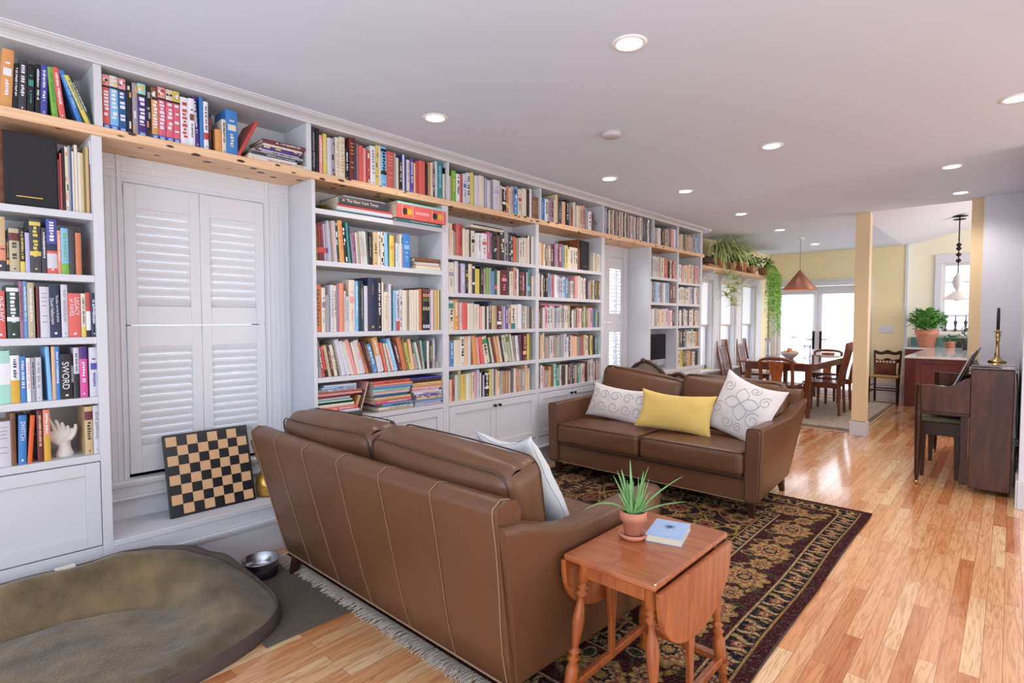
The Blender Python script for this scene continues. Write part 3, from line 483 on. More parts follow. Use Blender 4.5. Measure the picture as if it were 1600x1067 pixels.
 'A4':'1639,24.3,224,0,te.wh.B,338;1668,20.7,225,-4.7,gy.te.t,284;1690,20.7,194,-9.1,rd.wh.t,244;1713,19,191,-9.9,co.bk.B,217;1733,19.1,199,-10.5,kh.lg.p,226;1755,18,186,-10.4,br.pk.t,196;1774,21.1,198,-10.8,cr.kh.e,241;1797,11.7,199,-12.8,bk.ye.t,133;1809,13.7,226,-12.1,nv.in.p,176;1825,29,232,-13,lw.cr.p,379;1858,31,222,-15.7,lw.sk.p,384;1891,19.3,221,-16.1,cr.pe.t,235;1913,22.2,234,-16.4,pk.mv.p,281;1937,22.7,214,-13.7,cr.gy.p,255;1962,34.7,223,-14.2,lw.pk.t,402;2000,19.3,213,-17.8,oc.br.t,214;2021,14.1,220,-15.7,mr.cr.p,156;2037,18.4,219,-15.7,br.or.v,202;2058,34.2,197,-17,sb.wh.t,334;2095,44.3,237,-13.3,or.lw.C,499;2148,24.7,203,-13.8,co.or.t,232;2175,17.4,198,-13.1,mi.wh.t,157;2195,28.6,197,-16.8,cr.co.s,258;2226,29,230,-16.5,lb.wh.t,299;2266,24.9,201,-15.8,mr.wh.t,218;2293,35,238,-13.4,oc.ol.p,354;2331,20.6,226,-12.2,ol.ye.t,193;2352,17.9,199,-12.9,ye.bk.t,145;2372,23.6,219,-9.6,pe.or.p,207;2398,35.4,114,-15,bk.sk.p,162;2436,17.6,197,-13.6,mi.mi.p,135;2456,8.5,197,-11.1,br.br.p,64;2466,17.3,205,-7.5,te.te.t,133;2485,21,203,-5,te.bk.B,158;2508,19.5,200,0,wh.wh.p,142;2530,23.2,197,0,bk.ye.t,165;2555,26.1,221,0,gy.wh.t,205;2589,44,44,0,bk.bk.p,66',
 'A5':'1895,19.6,135,20.5,or.oc.p,147;1927,11.7,166,18.2,db.db.p,105;1944,10.2,219,17.4,co.pk.p,118',
 'C1':'3773,24.4,202,0,cr.cg.p,97;3799,30.3,203,0,or.cr.p,119;3834,28.9,193,0,cr.cg.h,107;3864,27.9,191,0,br.cr.t,101;3893,48.9,193,0,db.cr.v,176;3943,34.9,196,0,br.cr.t,124;4001,27.2,212,0,mv.cr.p,102;4030,25.7,217,0,gy.cg.t,98;4057,42.1,221,0,pr.cr.t,161;4101,31.3,219,0,lb.cg.p,117;4133,23.6,212,0,wh.cg.v,84;4158,40.2,216,0,ye.cg.v,144;4204,32.2,184,0,cr.cg.p,97;4238,41.4,207,0,cr.cg.v,138;4281,34,207,0,cr.cg.h,111;4316,45.4,206,0,cr.cg.h,145;4367,16.3,189,0,br.cr.p,46;4385,12.5,201,0,rd.cr.p,38;4635,27.9,189,0,cr.cg.p,72;4665,24.8,182,0,br.cr.t,61;4691,27,184,0,cr.cg.t,66;4720,38.4,180,0,cr.cg.p,91;4760,21.5,193,0,br.cr.h,53',
 'C2':'3769,19.3,205,0,cr.cg.p,78;3789,19.2,210,0,mr.cr.t,78;3810,23.4,199,0,cr.cg.v,90;3838,21.3,198,0,bk.cr.t,80;3861,34.5,209,0,db.cr.v,135;3900,22.9,221,0,gy.cg.h,93;3924,24.4,211,0,sb.cr.p,94;3950,14,206,0,pk.cg.t,52;3966,21.3,215,0,sr.cr.p,82;3995,29.8,209,0,wh.cg.p,111;4027,25.1,203,0,wh.cg.v,89;4057,29.5,197,0,lv.cg.t,100;4088,29.2,185,0,gy.cg.t,92;4119,38.7,200,0,lb.cg.v,130;4159,45.6,191,0,sb.cr.v,144;4214,32.5,163,0,cr.cg.t,85;4248,31.9,167,0,cr.cg.v,85;4281,31.5,166,0,gy.cg.h,82;4318,23.8,217,0,pk.cg.p,79;4343,25.1,222,0,pr.cr.t,85;4370,37.8,222,0,cr.cg.p,127;4414,24.7,208,0,wh.cg.h,76;4440,26,198,0,pr.cr.v,75;4468,30.1,206,0,cr.cg.t,90;4503,29.5,182,0,cg.cr.p,76;4535,23.9,183,0,mv.cr.t,61;4560,27.8,192,0,bk.cr.t,75;4590,29.8,195,0,ye.cg.t,80;4630,21.8,195,0,cr.cg.t,57;4653,22,194,0,bk.cr.t,57;4677,32.4,185,0,ol.cr.p,79;4711,34.2,190,0,br.cr.t,85',
 'C3':'3768,25.6,175,0,br.cr.t,87;3815,18.7,185,0,cg.cr.h,66;3835,19.6,185,0,wh.cg.p,69;3860,30.7,200,0,pk.cg.t,115;3892,37.4,187,0,lw.cg.t,129;3931,32.7,204,0,cr.cg.h,121;3968,28.8,202,0,lv.cg.p,104;3999,33,184,0,gy.cg.t,107;4033,26,188,0,sk.cg.t,84;4060,22.3,194,0,gy.cg.t,74;4088,23.7,215,0,cr.cg.t,86;4113,33.2,207,0,gy.cg.t,115;4148,30.6,213,0,cr.cg.t,107;4180,33.8,206,0,cr.cg.t,113;4215,25.8,211,0,kh.cg.v,87;4250,22,176,0,bk.cr.t,61;4274,29.7,167,0,wh.cg.p,77;4305,25.6,178,0,cg.cr.h,70;4336,23.1,194,0,pe.cg.t,68;4361,32.7,193,0,pk.cg.t,95;4395,34.7,187,0,cr.cg.t,96;4431,31.8,193,0,br.cr.t,90;4469,25.8,213,0,lg.cr.t,79;4496,28.7,198,0,ol.cr.t,81;4531,40.1,190,0,mv.cr.t,107;4573,40.6,197,0,pk.cg.t,110;4615,34.3,193,0,lb.cg.p,90;4651,22.9,197,0,sb.cr.p,60;4680,24.2,173,0,gn.cr.t,55;4706,20.3,158,0,dg.cr.p,42',
 'C4':'3769,25.8,234,0,cr.cg.p,117;3796,31.1,219,0,pe.cg.p,130;3828,24.1,234,0,cr.cg.t,106;3861,24.3,193,0,bk.cr.p,87;3886,35.7,184,0,br.cr.p,121;3931,38.2,204,0,lw.cg.v,141;3970,22.5,206,0,pk.cg.t,82;3994,27.1,212,0,cr.cg.p,101;4023,27.3,195,0,mr.cr.p,92;4052,32.8,208,0,gn.cr.p,117;4089,54.6,217,0,gy.cg.p,198;4146,39.8,220,0,lw.cg.t,144;4191,26.1,188,0,wh.cg.v,79;4218,24.5,183,0,cg.cr.t,71;4248,41.4,202,0,sa.cr.h,131;4291,64.1,192,0,pe.cg.p,190;4357,47.8,187,0,cr.cg.p,134;4406,39,190,0,pk.cg.p,109;4451,33.4,204,0,oc.cr.v,98;4486,31.6,203,0,cr.cg.h,91;4519,33.7,192,0,tn.cg.h,91;4559,24.9,194,0,bk.cr.t,66;4585,36.6,197,0,ye.cg.v,98;4624,27.2,203,0,cg.cr.p,74;4653,20,183,0,nv.cr.t,49;4675,23.9,182,0,dg.cr.p,57;4700,25,186,0,te.cr.t,60',
 'C5':'3759,16.2,196,0,mr.cr.p,61;3777,24.2,196,0,cr.cg.h,91;3803,27.8,209,0,wh.cg.t,110;3832,25.2,198,0,pk.cg.p,93;3862,28.9,161,0,bk.cr.t,86;3892,27.7,153,0,ol.cr.p,77;3925,30.1,189,0,or.cr.v,102;3956,31.1,198,0,br.cr.p,109;3992,35.6,210,0,mi.cg.v,130;4029,48.7,192,0,te.cr.t,160;4080,28.5,195,0,cr.cg.t,93;4113,58.6,180,0,db.cr.p,174;4177,32.6,190,0,cr.cg.p,99;4211,37.1,196,0,mr.cr.t,116;4250,24.9,194,0,lw.cg.t,75;4276,38.5,203,0,cg.cr.t,121;4321,35.1,181,0,rd.cr.t,96;4357,31.5,192,0,te.cr.v,90;4390,36.9,177,0,te.cr.p,96;4433,33,187,0,cr.cg.v,89;4468,25.9,189,0,pk.cg.t,69;4495,35.4,197,0,mr.cr.p,98;4540,48,216,0,gy.cg.v,143;4590,46.4,222,0,cr.cg.v,139;4643,28.3,196,0,mv.cr.v,73;4673,17.5,193,0,br.cr.t,44;4692,16.8,202,0,pk.cg.t,44;4710,26.6,186,0,db.cr.t,64;4739,29.3,189,0,cr.cg.t,71',
 'D1':'5820,39.9,232,0,wh.cg.t,81;5862,38.5,243,0,lw.cg.t,81;5903,32.5,242,0,cr.cg.t,67;5938,37.7,236,0,lw.cg.t,75;5984,31.7,250,0,cr.cg.t,65;6018,45.2,252,0,br.cr.v,93;6066,42.9,240,0,cr.cg.t,83;6117,34.3,255,0,cr.cg.p,69;6154,41.2,240,0,rd.cr.t,77;6198,41.7,249,0,sr.cr.p,80;6255,41.7,209,0,bk.cr.p,65;6299,48.6,221,0,pe.cg.t,79;6350,52.9,212,0,pr.cr.h,82;6406,40.8,221,0,pk.cg.h,65',
 'D2':'5815,32.3,244,0,lw.cg.p,69;5849,36.8,242,0,sb.cr.v,76;5888,38.1,250,0,wh.cg.t,81;5929,56.9,253,0,lb.cg.p,120;5988,54.3,251,0,lw.cg.t,112;6045,36.1,260,0,gy.cg.v,75;6084,50.9,246,0,nb.cr.h,99;6137,53.1,256,0,wh.cg.p,106;6193,34.2,259,0,sk.cg.v,68;6229,62.2,260,0,wh.cg.p,122;6300,57,232,0,mv.cr.v,97;6360,74.4,259,0,br.cr.t,140',
 'D3':'5821,41.4,199,0,lw.cg.p,71;5864,47.1,206,0,wh.cg.p,83;5920,60.1,215,0,cg.cr.h,108;5982,36,205,0,cr.cg.t,60;6021,62.5,202,0,pe.cg.p,102;6086,45.6,205,0,cr.cg.t,73;6134,58.7,208,0,pe.cg.p,95;6195,59,213,0,lw.cg.h,95;6263,54.1,195,0,pk.cg.p,78;6319,49.9,193,0,wh.cg.h,70;6372,63.3,197,0,mr.cr.h,89',
 'E1':'6530,38.1,224,0,cr.cg.v,59;6571,45.3,224,0,wh.cg.t,69;6619,63.3,216,0,rd.cr.p,91;6685,49.2,220,0,cr.cg.t,71;6737,38.4,228,0,ye.cg.p,56;6778,53.6,226,0,sa.cr.t,77;6835,66.3,250,0,cr.cg.t,104;6904,57.9,246,0,or.cr.t,87;6965,58.8,259,0,cr.cg.v,91;7026,51.6,251,0,pk.cg.t,76;7081,48,249,0,sr.cr.p,69',
 'E2':'6531,48.7,190,0,cr.cg.h,63;6582,48.5,213,0,lw.cg.h,69;6633,51.5,212,0,cr.cg.v,72;6687,56.9,200,0,kh.cg.v,74;6747,65.9,198,0,cr.cg.h,83;6816,51.7,222,0,lw.cg.p,72;6871,70.3,225,0,gy.cg.v,97;6944,44.2,207,0,nb.cr.p,55;6991,50.5,217,0,cr.cg.p,65;7044,44.6,231,0,wh.cg.t,60;7092,45.5,230,0,br.cr.t,60',
 'E3':'6525,43.8,187,0,mr.cr.h,56;6571,62,200,0,wh.cg.p,83;6636,49.8,210,0,nv.cr.h,69;6689,49.1,216,0,cr.cg.t,69;6741,63.4,194,0,lw.cg.t,78;6807,47.3,202,0,bk.cr.p,60;6857,68.1,199,0,wh.cg.t,83;6928,48.3,213,0,cr.cg.p,62;6979,55.4,214,0,mr.cr.t,70;7038,57.2,205,0,cr.cg.h,68;7098,64.3,192,0,pe.cg.p,70',
 'E4':'6519,60.5,219,0,db.cr.t,90;6582,75.9,225,0,cg.cr.t,114;6660,74.7,223,0,bk.cr.h,108;6738,46.8,229,0,gy.cg.t,68;6788,72.8,206,0,cr.cg.t,94;6863,67.3,202,0,pe.cg.h,83;6933,45.4,228,0,mi.cg.t,62;6982,58.3,198,0,cr.cg.t,68;7043,53.8,199,0,or.cr.t,62;7100,48,222,0,br.cr.h,61',
 'E5':'6519,80.4,215,0,cr.cg.v,117;6602,69.8,222,0,ye.cg.v,102;6674,54,216,0,gn.cr.v,75;6731,51.6,209,0,br.cr.h,69;6786,53.8,209,0,bk.cr.t,70;6842,60.1,205,0,or.cr.p,75;6905,59.1,194,0,pe.cg.t,69;6967,75.9,186,0,cr.cg.v,83;7046,86.9,193,0,bk.cr.p,96',
 'T5':'4806,26.3,279,0,nb.cr.t,94;4834,36.7,287,0,in.cr.v,133;4873,34,284,0,nv.cr.t,121;4912,23.2,259,0,cr.cg.p,74;4937,22.6,251,0,br.cr.t,69;4961,27.1,270,0,bk.cr.v,88;4990,22.9,268,0,pk.cg.t,73;5015,20.4,275,0,db.cr.p,66;5037,22.1,278,0,cr.cg.p,72;5061,23.3,276,0,bk.cr.t,75;5086,29.6,277,0,mr.cr.t,94;5117,21.6,275,0,cr.cg.v,67;5141,21,283,0,db.cr.t,67;5163,29.4,294,0,pk.cg.p,96;5194,28.8,303,0,bk.cr.t,96;5225,34.8,307,0,cr.cg.t,117;5262,22.2,312,0,cg.cr.p,74;5286,29.4,307,0,br.cr.p,96;5321,29.3,244,0,mv.cr.v,75;5353,19,260,0,cr.cg.t,51;5373,19.6,260,0,lv.cg.v,52;5395,20.8,265,0,bk.cr.v,56;5418,22.3,258,0,gy.cg.p,58;5442,20,258,0,pk.cg.v,52;5464,20.5,273,0,cg.cr.h,56;5486,31.7,260,0,cg.cr.v,82;5520,36.5,266,0,bk.cr.p,95;5558,23.7,282,0,wh.cg.t,64;5584,38.5,286,0,cg.cr.v,105;5624,29.3,289,0,bk.cr.v,80;5656,35.9,286,0,gy.cg.v,96;5693,38.4,302,0,cg.cr.t,107;5734,39.2,312,0,wh.cg.h,111;5775,21.6,302,0,cg.cr.h,58;5799,27.1,307,0,gy.cg.v,74',
 'T6':'5854,29.9,186,0,pk.cg.h,48;5886,33.5,205,0,db.cr.t,59;5922,49.4,198,0,br.cr.t,83;5973,52,203,0,wh.cg.p,88;6027,32.4,203,0,lw.cg.v,54;6078,38.6,201,0,bk.cr.t,62;6119,49.1,187,0,br.cr.p,73;6170,44,209,0,tn.cg.t,72;6217,53.6,221,0,gy.cg.p,91;6273,28.1,208,0,br.cr.t,44;6320,64.2,237,0,pk.cg.p,113;6387,55.9,236,0,wh.cg.p,95;6445,61.7,263,0,lw.cg.t,115',
 'T7':'6527,49.6,184,0,tn.cg.p,63;6579,63.2,203,0,kh.cg.p,87;6645,58.6,197,0,tn.cg.v,77;6712,43.8,209,0,bk.cr.p,60;6759,40.8,193,0,or.cr.p,51;6802,67.6,218,0,br.cr.t,93;6879,43.4,194,0,mv.cr.p,52;6925,58,220,0,gy.cg.v,78;6986,49.5,208,0,cg.cr.t,62;7044,52.5,200,0,lb.cg.t,62;7100,44.2,204,0,gy.cg.p,52;7147,52.5,220,0,sb.cr.v,66',
}

SHN = {'T0': 'top row of far-left bay', 'T1': 'top row over shuttered window', 'L1': 'speaker shelf, far-left bay', 'L2': 'second shelf, far-left bay', 'L3': 'third shelf, far-left bay',
 'L4': 'fourth shelf, far-left bay', 'L5': 'bottom shelf, far-left bay', 'T2': 'top row right of shuttered window', 'T3': 'top row over middle bay', 'T4': 'top row over small-speaker bay',
 'A1': 'shelf under beam beside shuttered window', 'A2': 'second shelf beside shuttered window', 'A3': 'tall third shelf beside shuttered window', 'A4': 'leaning row on fourth shelf beside shuttered window', 'A5': 'lowest shelf beside shuttered window',
 'B1': 'first shelf of middle bay', 'B2': 'second shelf of middle bay', 'B3': 'third shelf of middle bay', 'B4': 'fourth shelf of middle bay', 'B5': 'lowest shelf of middle bay',
 'C1': 'small-speaker shelf', 'C3': 'third shelf of small-speaker bay'}
GRP = lambda k: 'books on the ' + SHN.get(k, 'far shelves')
TOPZ = {'T': 2.207}
SZ = dict(T0=2.207, T1=2.207, T2=2.207, T3=2.207, T4=2.207, T5=2.207, T6=2.207, T7=2.207, L1=1.81, L2=1.53, L3=1.25, L4=.975, L5=.71, A1=1.997, A2=1.685, A3=1.253, A4=.975, A5=.71,
 B1=1.81, B2=1.53, B3=1.25, B4=.975, B5=.71, C1=1.81, C2=1.53, C3=1.25, C4=.975, C5=.71, D1=1.83, D2=1.53, D3=1.25, E1=1.80, E2=1.53, E3=1.25, E4=.975, E5=.72)
GAP = dict(T=.268, L1=.345, A1=.16, A2=.30, A3=.395, A4=.243, A5=.23, E5=.22)
cover_m = attr_mat('book_cover', .42, .45); page_m = mat('book_pages', '#dccfb4', .8, bump=.3, bscale=300, stretch=(1, 60, 1))
def quads(m, y0, y1, z0, z1, c, x=.0005):
    m.add([(x, y0, z0), (x, y1, z0), (x, y1, z1), (x, y0, z1)], [(0, 1, 2, 3)], col=c)
def text_v(m, w, z0, z1, c, rng, frac=.5, x=.0006):
    z = z1; cw = w * frac; y0 = (w - cw) / 2
    while z > z0:
        l = rng.uniform(.45, .85) * cw
        if rng.random() < .16: z -= l * .9; continue
        quads(m, y0 + rng.choice((0, 0, cw * .2)), y0 + cw * rng.choice((1, 1, .8)), max(z - l, z0), z, c, x); z -= l + cw * .3
def cover(m, w, h, d, c1, c2, st, rng, fancy=True):
    """spine at x=0 facing +x, thickness 0..w along y, height along z, depth to -d"""
    a = COL[c1]; b = COL[c2]
    if not fancy:
        q_ = rng.random(); k_, g_ = (.5, (.72, .63, .54)) if q_ < .34 else ((.6, (.03, .028, .03)) if q_ < .47 else (.08, (.5, .47, .46)))
        a = tuple(lerp(a[i], g_[i], k_) for i in range(3)) + (1,)
    t = .0022 if h > .2 and w > .012 else .0008; bl = min(.004, w * .15)
    segs = [(0, 1, a)]
    if st == 'B': segs = [(0, .24, b), (.24, 1, a)]
    elif st == 'T': segs = [(0, .72, a), (.72, .9, b), (.9, 1, a)]
    elif st == 'b': segs = [(0, .22, a), (.22, .36, b), (.36, 1, a)]
    elif st == 'C': segs = [(0, .48, b), (.48, 1, a)]
    elif st == 'D': segs = [(0, .32, a), (.32, .40, b), (.40, .88, a), (.88, .95, b), (.95, 1, a)]
    elif st == 'W': segs = [(0, .36, a), (.36, .76, b), (.76, 1, a)]
    elif st == 'W2': segs = [(0, .76, a), (.76, 1, b)]
    elif st == 'F': segs = [(0, .2, COL['cg']), (.2, .48, COL['sa']), (.48, 1, a)]
    elif st == 'U': segs = [(0, .1, COL['co']), (.1, .37, COL['lw']), (.37, .42, COL['co']), (.42, .55, COL['nv']), (.55, 1, a)]
    elif st == 'H': segs = [(0, .15, COL['bk']), (.15, .58, b), (.58, 1, a)]
    elif st == 'm': segs = [(0, .10, COL['in']), (.10, .80, a), (.80, 1, b)]
    ns = 4
    for z0, z1, c in segs:
        pr = [(0 - bl * (2*k/ns - 1) ** 2, w * k / ns) for k in range(ns + 1)]
        vs = [(p[0], p[1], z0 * h) for p in pr] + [(p[0], p[1], z1 * h) for p in pr]
        m.add(vs, [(k, k + 1, ns + 2 + k, ns + 1 + k) for k in range(ns)], True, c)
    sc = segs[-1][2] if st != 'F' else a
    m.box(-d, -bl, 0, t, 0, h, a).box(-d, -bl, w - t, w, 0, h, a).box(-bl - .0025, -bl - .0005, t, w - t, 0, h, a)
    m.add([(-bl, 0, h), (0, w/2, h), (-bl, w, h)], [(0, 1, 2)], col=a)
    if not fancy:
        if st in 'tvVhexgmW2' and w > .009: text_v(m, w, h * .25, h * .85, b, rng, .4)
        return
    X = .0007
    if st in ('t', 'b', 'B', 'T', 'D', 'U', 'W2'):
        z1 = h * {'T': .68, 'D': .86, 'W2': .7, 'U': .95}.get(st, .9); z0 = h * {'B': .3, 'b': .42, 'U': .6}.get(st, .3)
        ink = COL['wh'] if st == 'W2' else (COL['wh'] if st == 'U' else (COL['cg'] if c1 in ('wh', 'cr', 'lw', 'tn', 'kh', 'ye') and st in 'BTb' else b))
        text_v(m, w, z0, z1, ink, rng, .42)
        if w > .02: quads(m, w * .4, w * .6, h * .06, h * .09, ink, X)
    elif st == 'x': 
        if w > .02: quads(m, w * .38, w * .62, h * .06, h * .10, b, X)
    elif st == 'V': text_v(m, w, h * .12, h * .9, b, rng, .55)
    elif st == 'C': text_v(m, w, h * .52, h * .92, COL['cg'] if c1 in ('lw', 'wh') else COL['wh'], rng, .35)
    elif st == 'h':
        for zc in (.30, .42, .62, .70, .78, .86):
            quads(m, w * .22, w * .78, h * zc, h * (zc + .018), b, X)
    elif st == 'e':
        quads(m, w * .15, w * .85, h * .55, h * .68, b, X); text_v(m, w, h * .2, h * .48, b, rng, .3); quads(m, w * .3, w * .7, h * .75, h * .78, b, X)
    elif st == 'v':
        z = h * .04
        while z < h * .95:
            dz = rng.uniform(.012, .05); y0 = rng.uniform(0, .5) * w
            if rng.random() < .75: quads(m, y0, y0 + rng.uniform(.3, .5) * w, z, min(z + dz * .7, h * .98), b if rng.random() < .7 else COL[rng.choice(('wh', 'cg', 'cr', 'sa'))], X)
            z += dz
    elif st == 'g':
        for k in range(9):
            if k in (2, 5): continue
            for q in range(3): quads(m, w * (.1 + .3 * q), w * (.32 + .3 * q), h * (.05 + .105 * k), h * (.13 + .105 * k), COL[('lw', 'bk', 'bk', 'bk', 'kh', 'kh', 'ol', 'sa', 'br')[k]], X)
    elif st == 's': m.add([(X, 0, 0), (X, w * .4, 0), (X, w * .4, h), (X, 0, h)], [(0, 1, 2, 3)], col=b)
    elif st == 'm':
        text_v(m, w, h * .22, h * .74, COL['wh'], rng, .62); quads(m, w * .2, w * .8, h * .02, h * .08, COL['lb'], X); quads(m, 0, w, h * .765, h * .80, COL['bk'], X)
        for q in range(7):
            y0 = rng.uniform(0, .6) * w; z0 = rng.uniform(.82, .94) * h; quads(m, y0, y0 + w * .35, z0, z0 + h * .04, COL[rng.choice(('rd', 'bk', 'wh', 'ye', c2))], X + .0001 * q)
    elif st == 'F':
        quads(m, w * .3, w * .55, h * .08, h * .12, COL['wh'], X); quads(m, w * .5, w * .9, h * .40, h * .42, COL['bk'], X)
def letters(txt, size, parent, loc, M3, col, name='spine_title'):
    cu = bpy.data.curves.new(name, 'FONT'); cu.body = txt; cu.size = size; cu.align_x = 'CENTER'; cu.align_y = 'CENTER'; cu.extrude = .0003
    mm = bpy.data.materials.get('ink_' + col) or mat('ink_' + col, PN[col][0], .5); cu.materials.append(mm)
    o = bpy.data.objects.new(name, cu); C.objects.link(o); o.parent = parent
    me_ = bpy.data.meshes.new_from_object(o); bpy.data.objects.remove(o); me_.name = name
    o = bpy.data.objects.new(name, me_); C.objects.link(o); o.parent = parent
    o.matrix_local = Matrix.Translation(loc) @ M3
    return o
SPINE = Matrix(((0, 0, 1, 0), (0, 1, 0, 0), (-1, 0, 0, 0), (0, 0, 0, 1)))      # reading downwards on an upright spine
SPINEH = Matrix(((0, 0, 1, 0), (1, 0, 0, 0), (0, 1, 0, 0), (0, 0, 0, 1)))      # reading across
ALLB = []   # (shelf, label parts..)
def place_book(key, y, z, w, h, d, c1, c2, st, M, solo, order, rng, flat=False):
    if not solo:
        STUFF.T = M; cover(STUFF, w, h, d, c1, c2, st, rng, False)
        STUFF.box(-d + .004, -.004, .001, w - .001, .003, h - .003, col=COL['cr'] if rng.random() < .7 else COL['tn']); return None
    m = MB(); cover(m, w, h, d, c1, c2, st, rng)
    o = m.build('book', cover_m); o.matrix_world = M
    MB().box(-d + .003, -.005, .0012, w - .0012, .003, h - .003).build('pages', page_m, o)
    o['category'] = 'book'; o['group'] = GRP(key)
    ALLB.append(dict(o=o, k=key, y=y, z=z, w=w, h=h, c1=c1, c2=c2, st=st, flat=flat, n=order))
    return o
STUFF = MB()
TXT = {('L3', 'co', 0): [('INFAMY', .030, .62)], ('L3', 'co', 1): [('LEGACY', .022, .70, .008), ('of ASHES', .020, .68, -.010)], ('L4', 'bk', 0): [('SWORD', .034, .52, -.004), ('CONSTANTINE\'S', .010, .55, .02)],
 ('L5', 'bl', 0): [('SWITCH', .022, .68)], ('L3', 'nv', 0): [('David Halberstam', .016, .5, -.008), ('The Best and the Brightest', .011, .55, .010)], ('A3', 'nv', 0): [('THE ART OF', .012, .78)]}
CUT = 204
cnt = {}
for key, s in BOOKS.items():
    z0 = SZ[key]; gap = GAP.get(key, GAP.get(key[0], .243))
    for i, it in enumerate(s.split(';')):
        y, w, h, ang, cc, ar = it.split(','); y = float(y) / 1000; w = float(w) / 1000; h = float(h) / 1000; ang = float(ang); ar = float(ar)
        c1, c2, st = cc.split('.')
        if key == 'T0' and c1 == 'or': pass
        h = min(h, gap / max(.5, math.cos(math.radians(ang)))) ; w = max(w, .004)
        rng = random.Random(int(y * 1e4) + int(z0 * 100))
        d = min(.26, max(.11, h * rng.uniform(.66, .78)))
        if key[0] == 'T' and key != 'T1': d = min(d, .2)
        xf = -.020 - rng.uniform(0, .006)
        a = math.radians(ang)
        # pivot so the lower edge rests on the shelf
        M = Matrix.Translation((xf, y, z0 + (w * math.sin(a) if a > 0 else 0) + .0005)) @ Matrix.Rotation(-a, 4, 'X')
        solo = ar >= CUT and key[0] in 'TLAB'
        o = place_book(key, y, z0, w, h, d, c1, c2, st, M, solo, i, rng)
        if o and st == 'x':
            q = cnt.get((key, c1), 0); cnt[(key, c1)] = q + 1
            for t in TXT.get((key, c1, q), []):
                letters(t[0], t[1], o, (.0010, w / 2 + (t[3] if len(t) > 3 else 0), h * t[2]), SPINE, 'wh' if c1 != 'nv' or key != 'A3' else 'go')
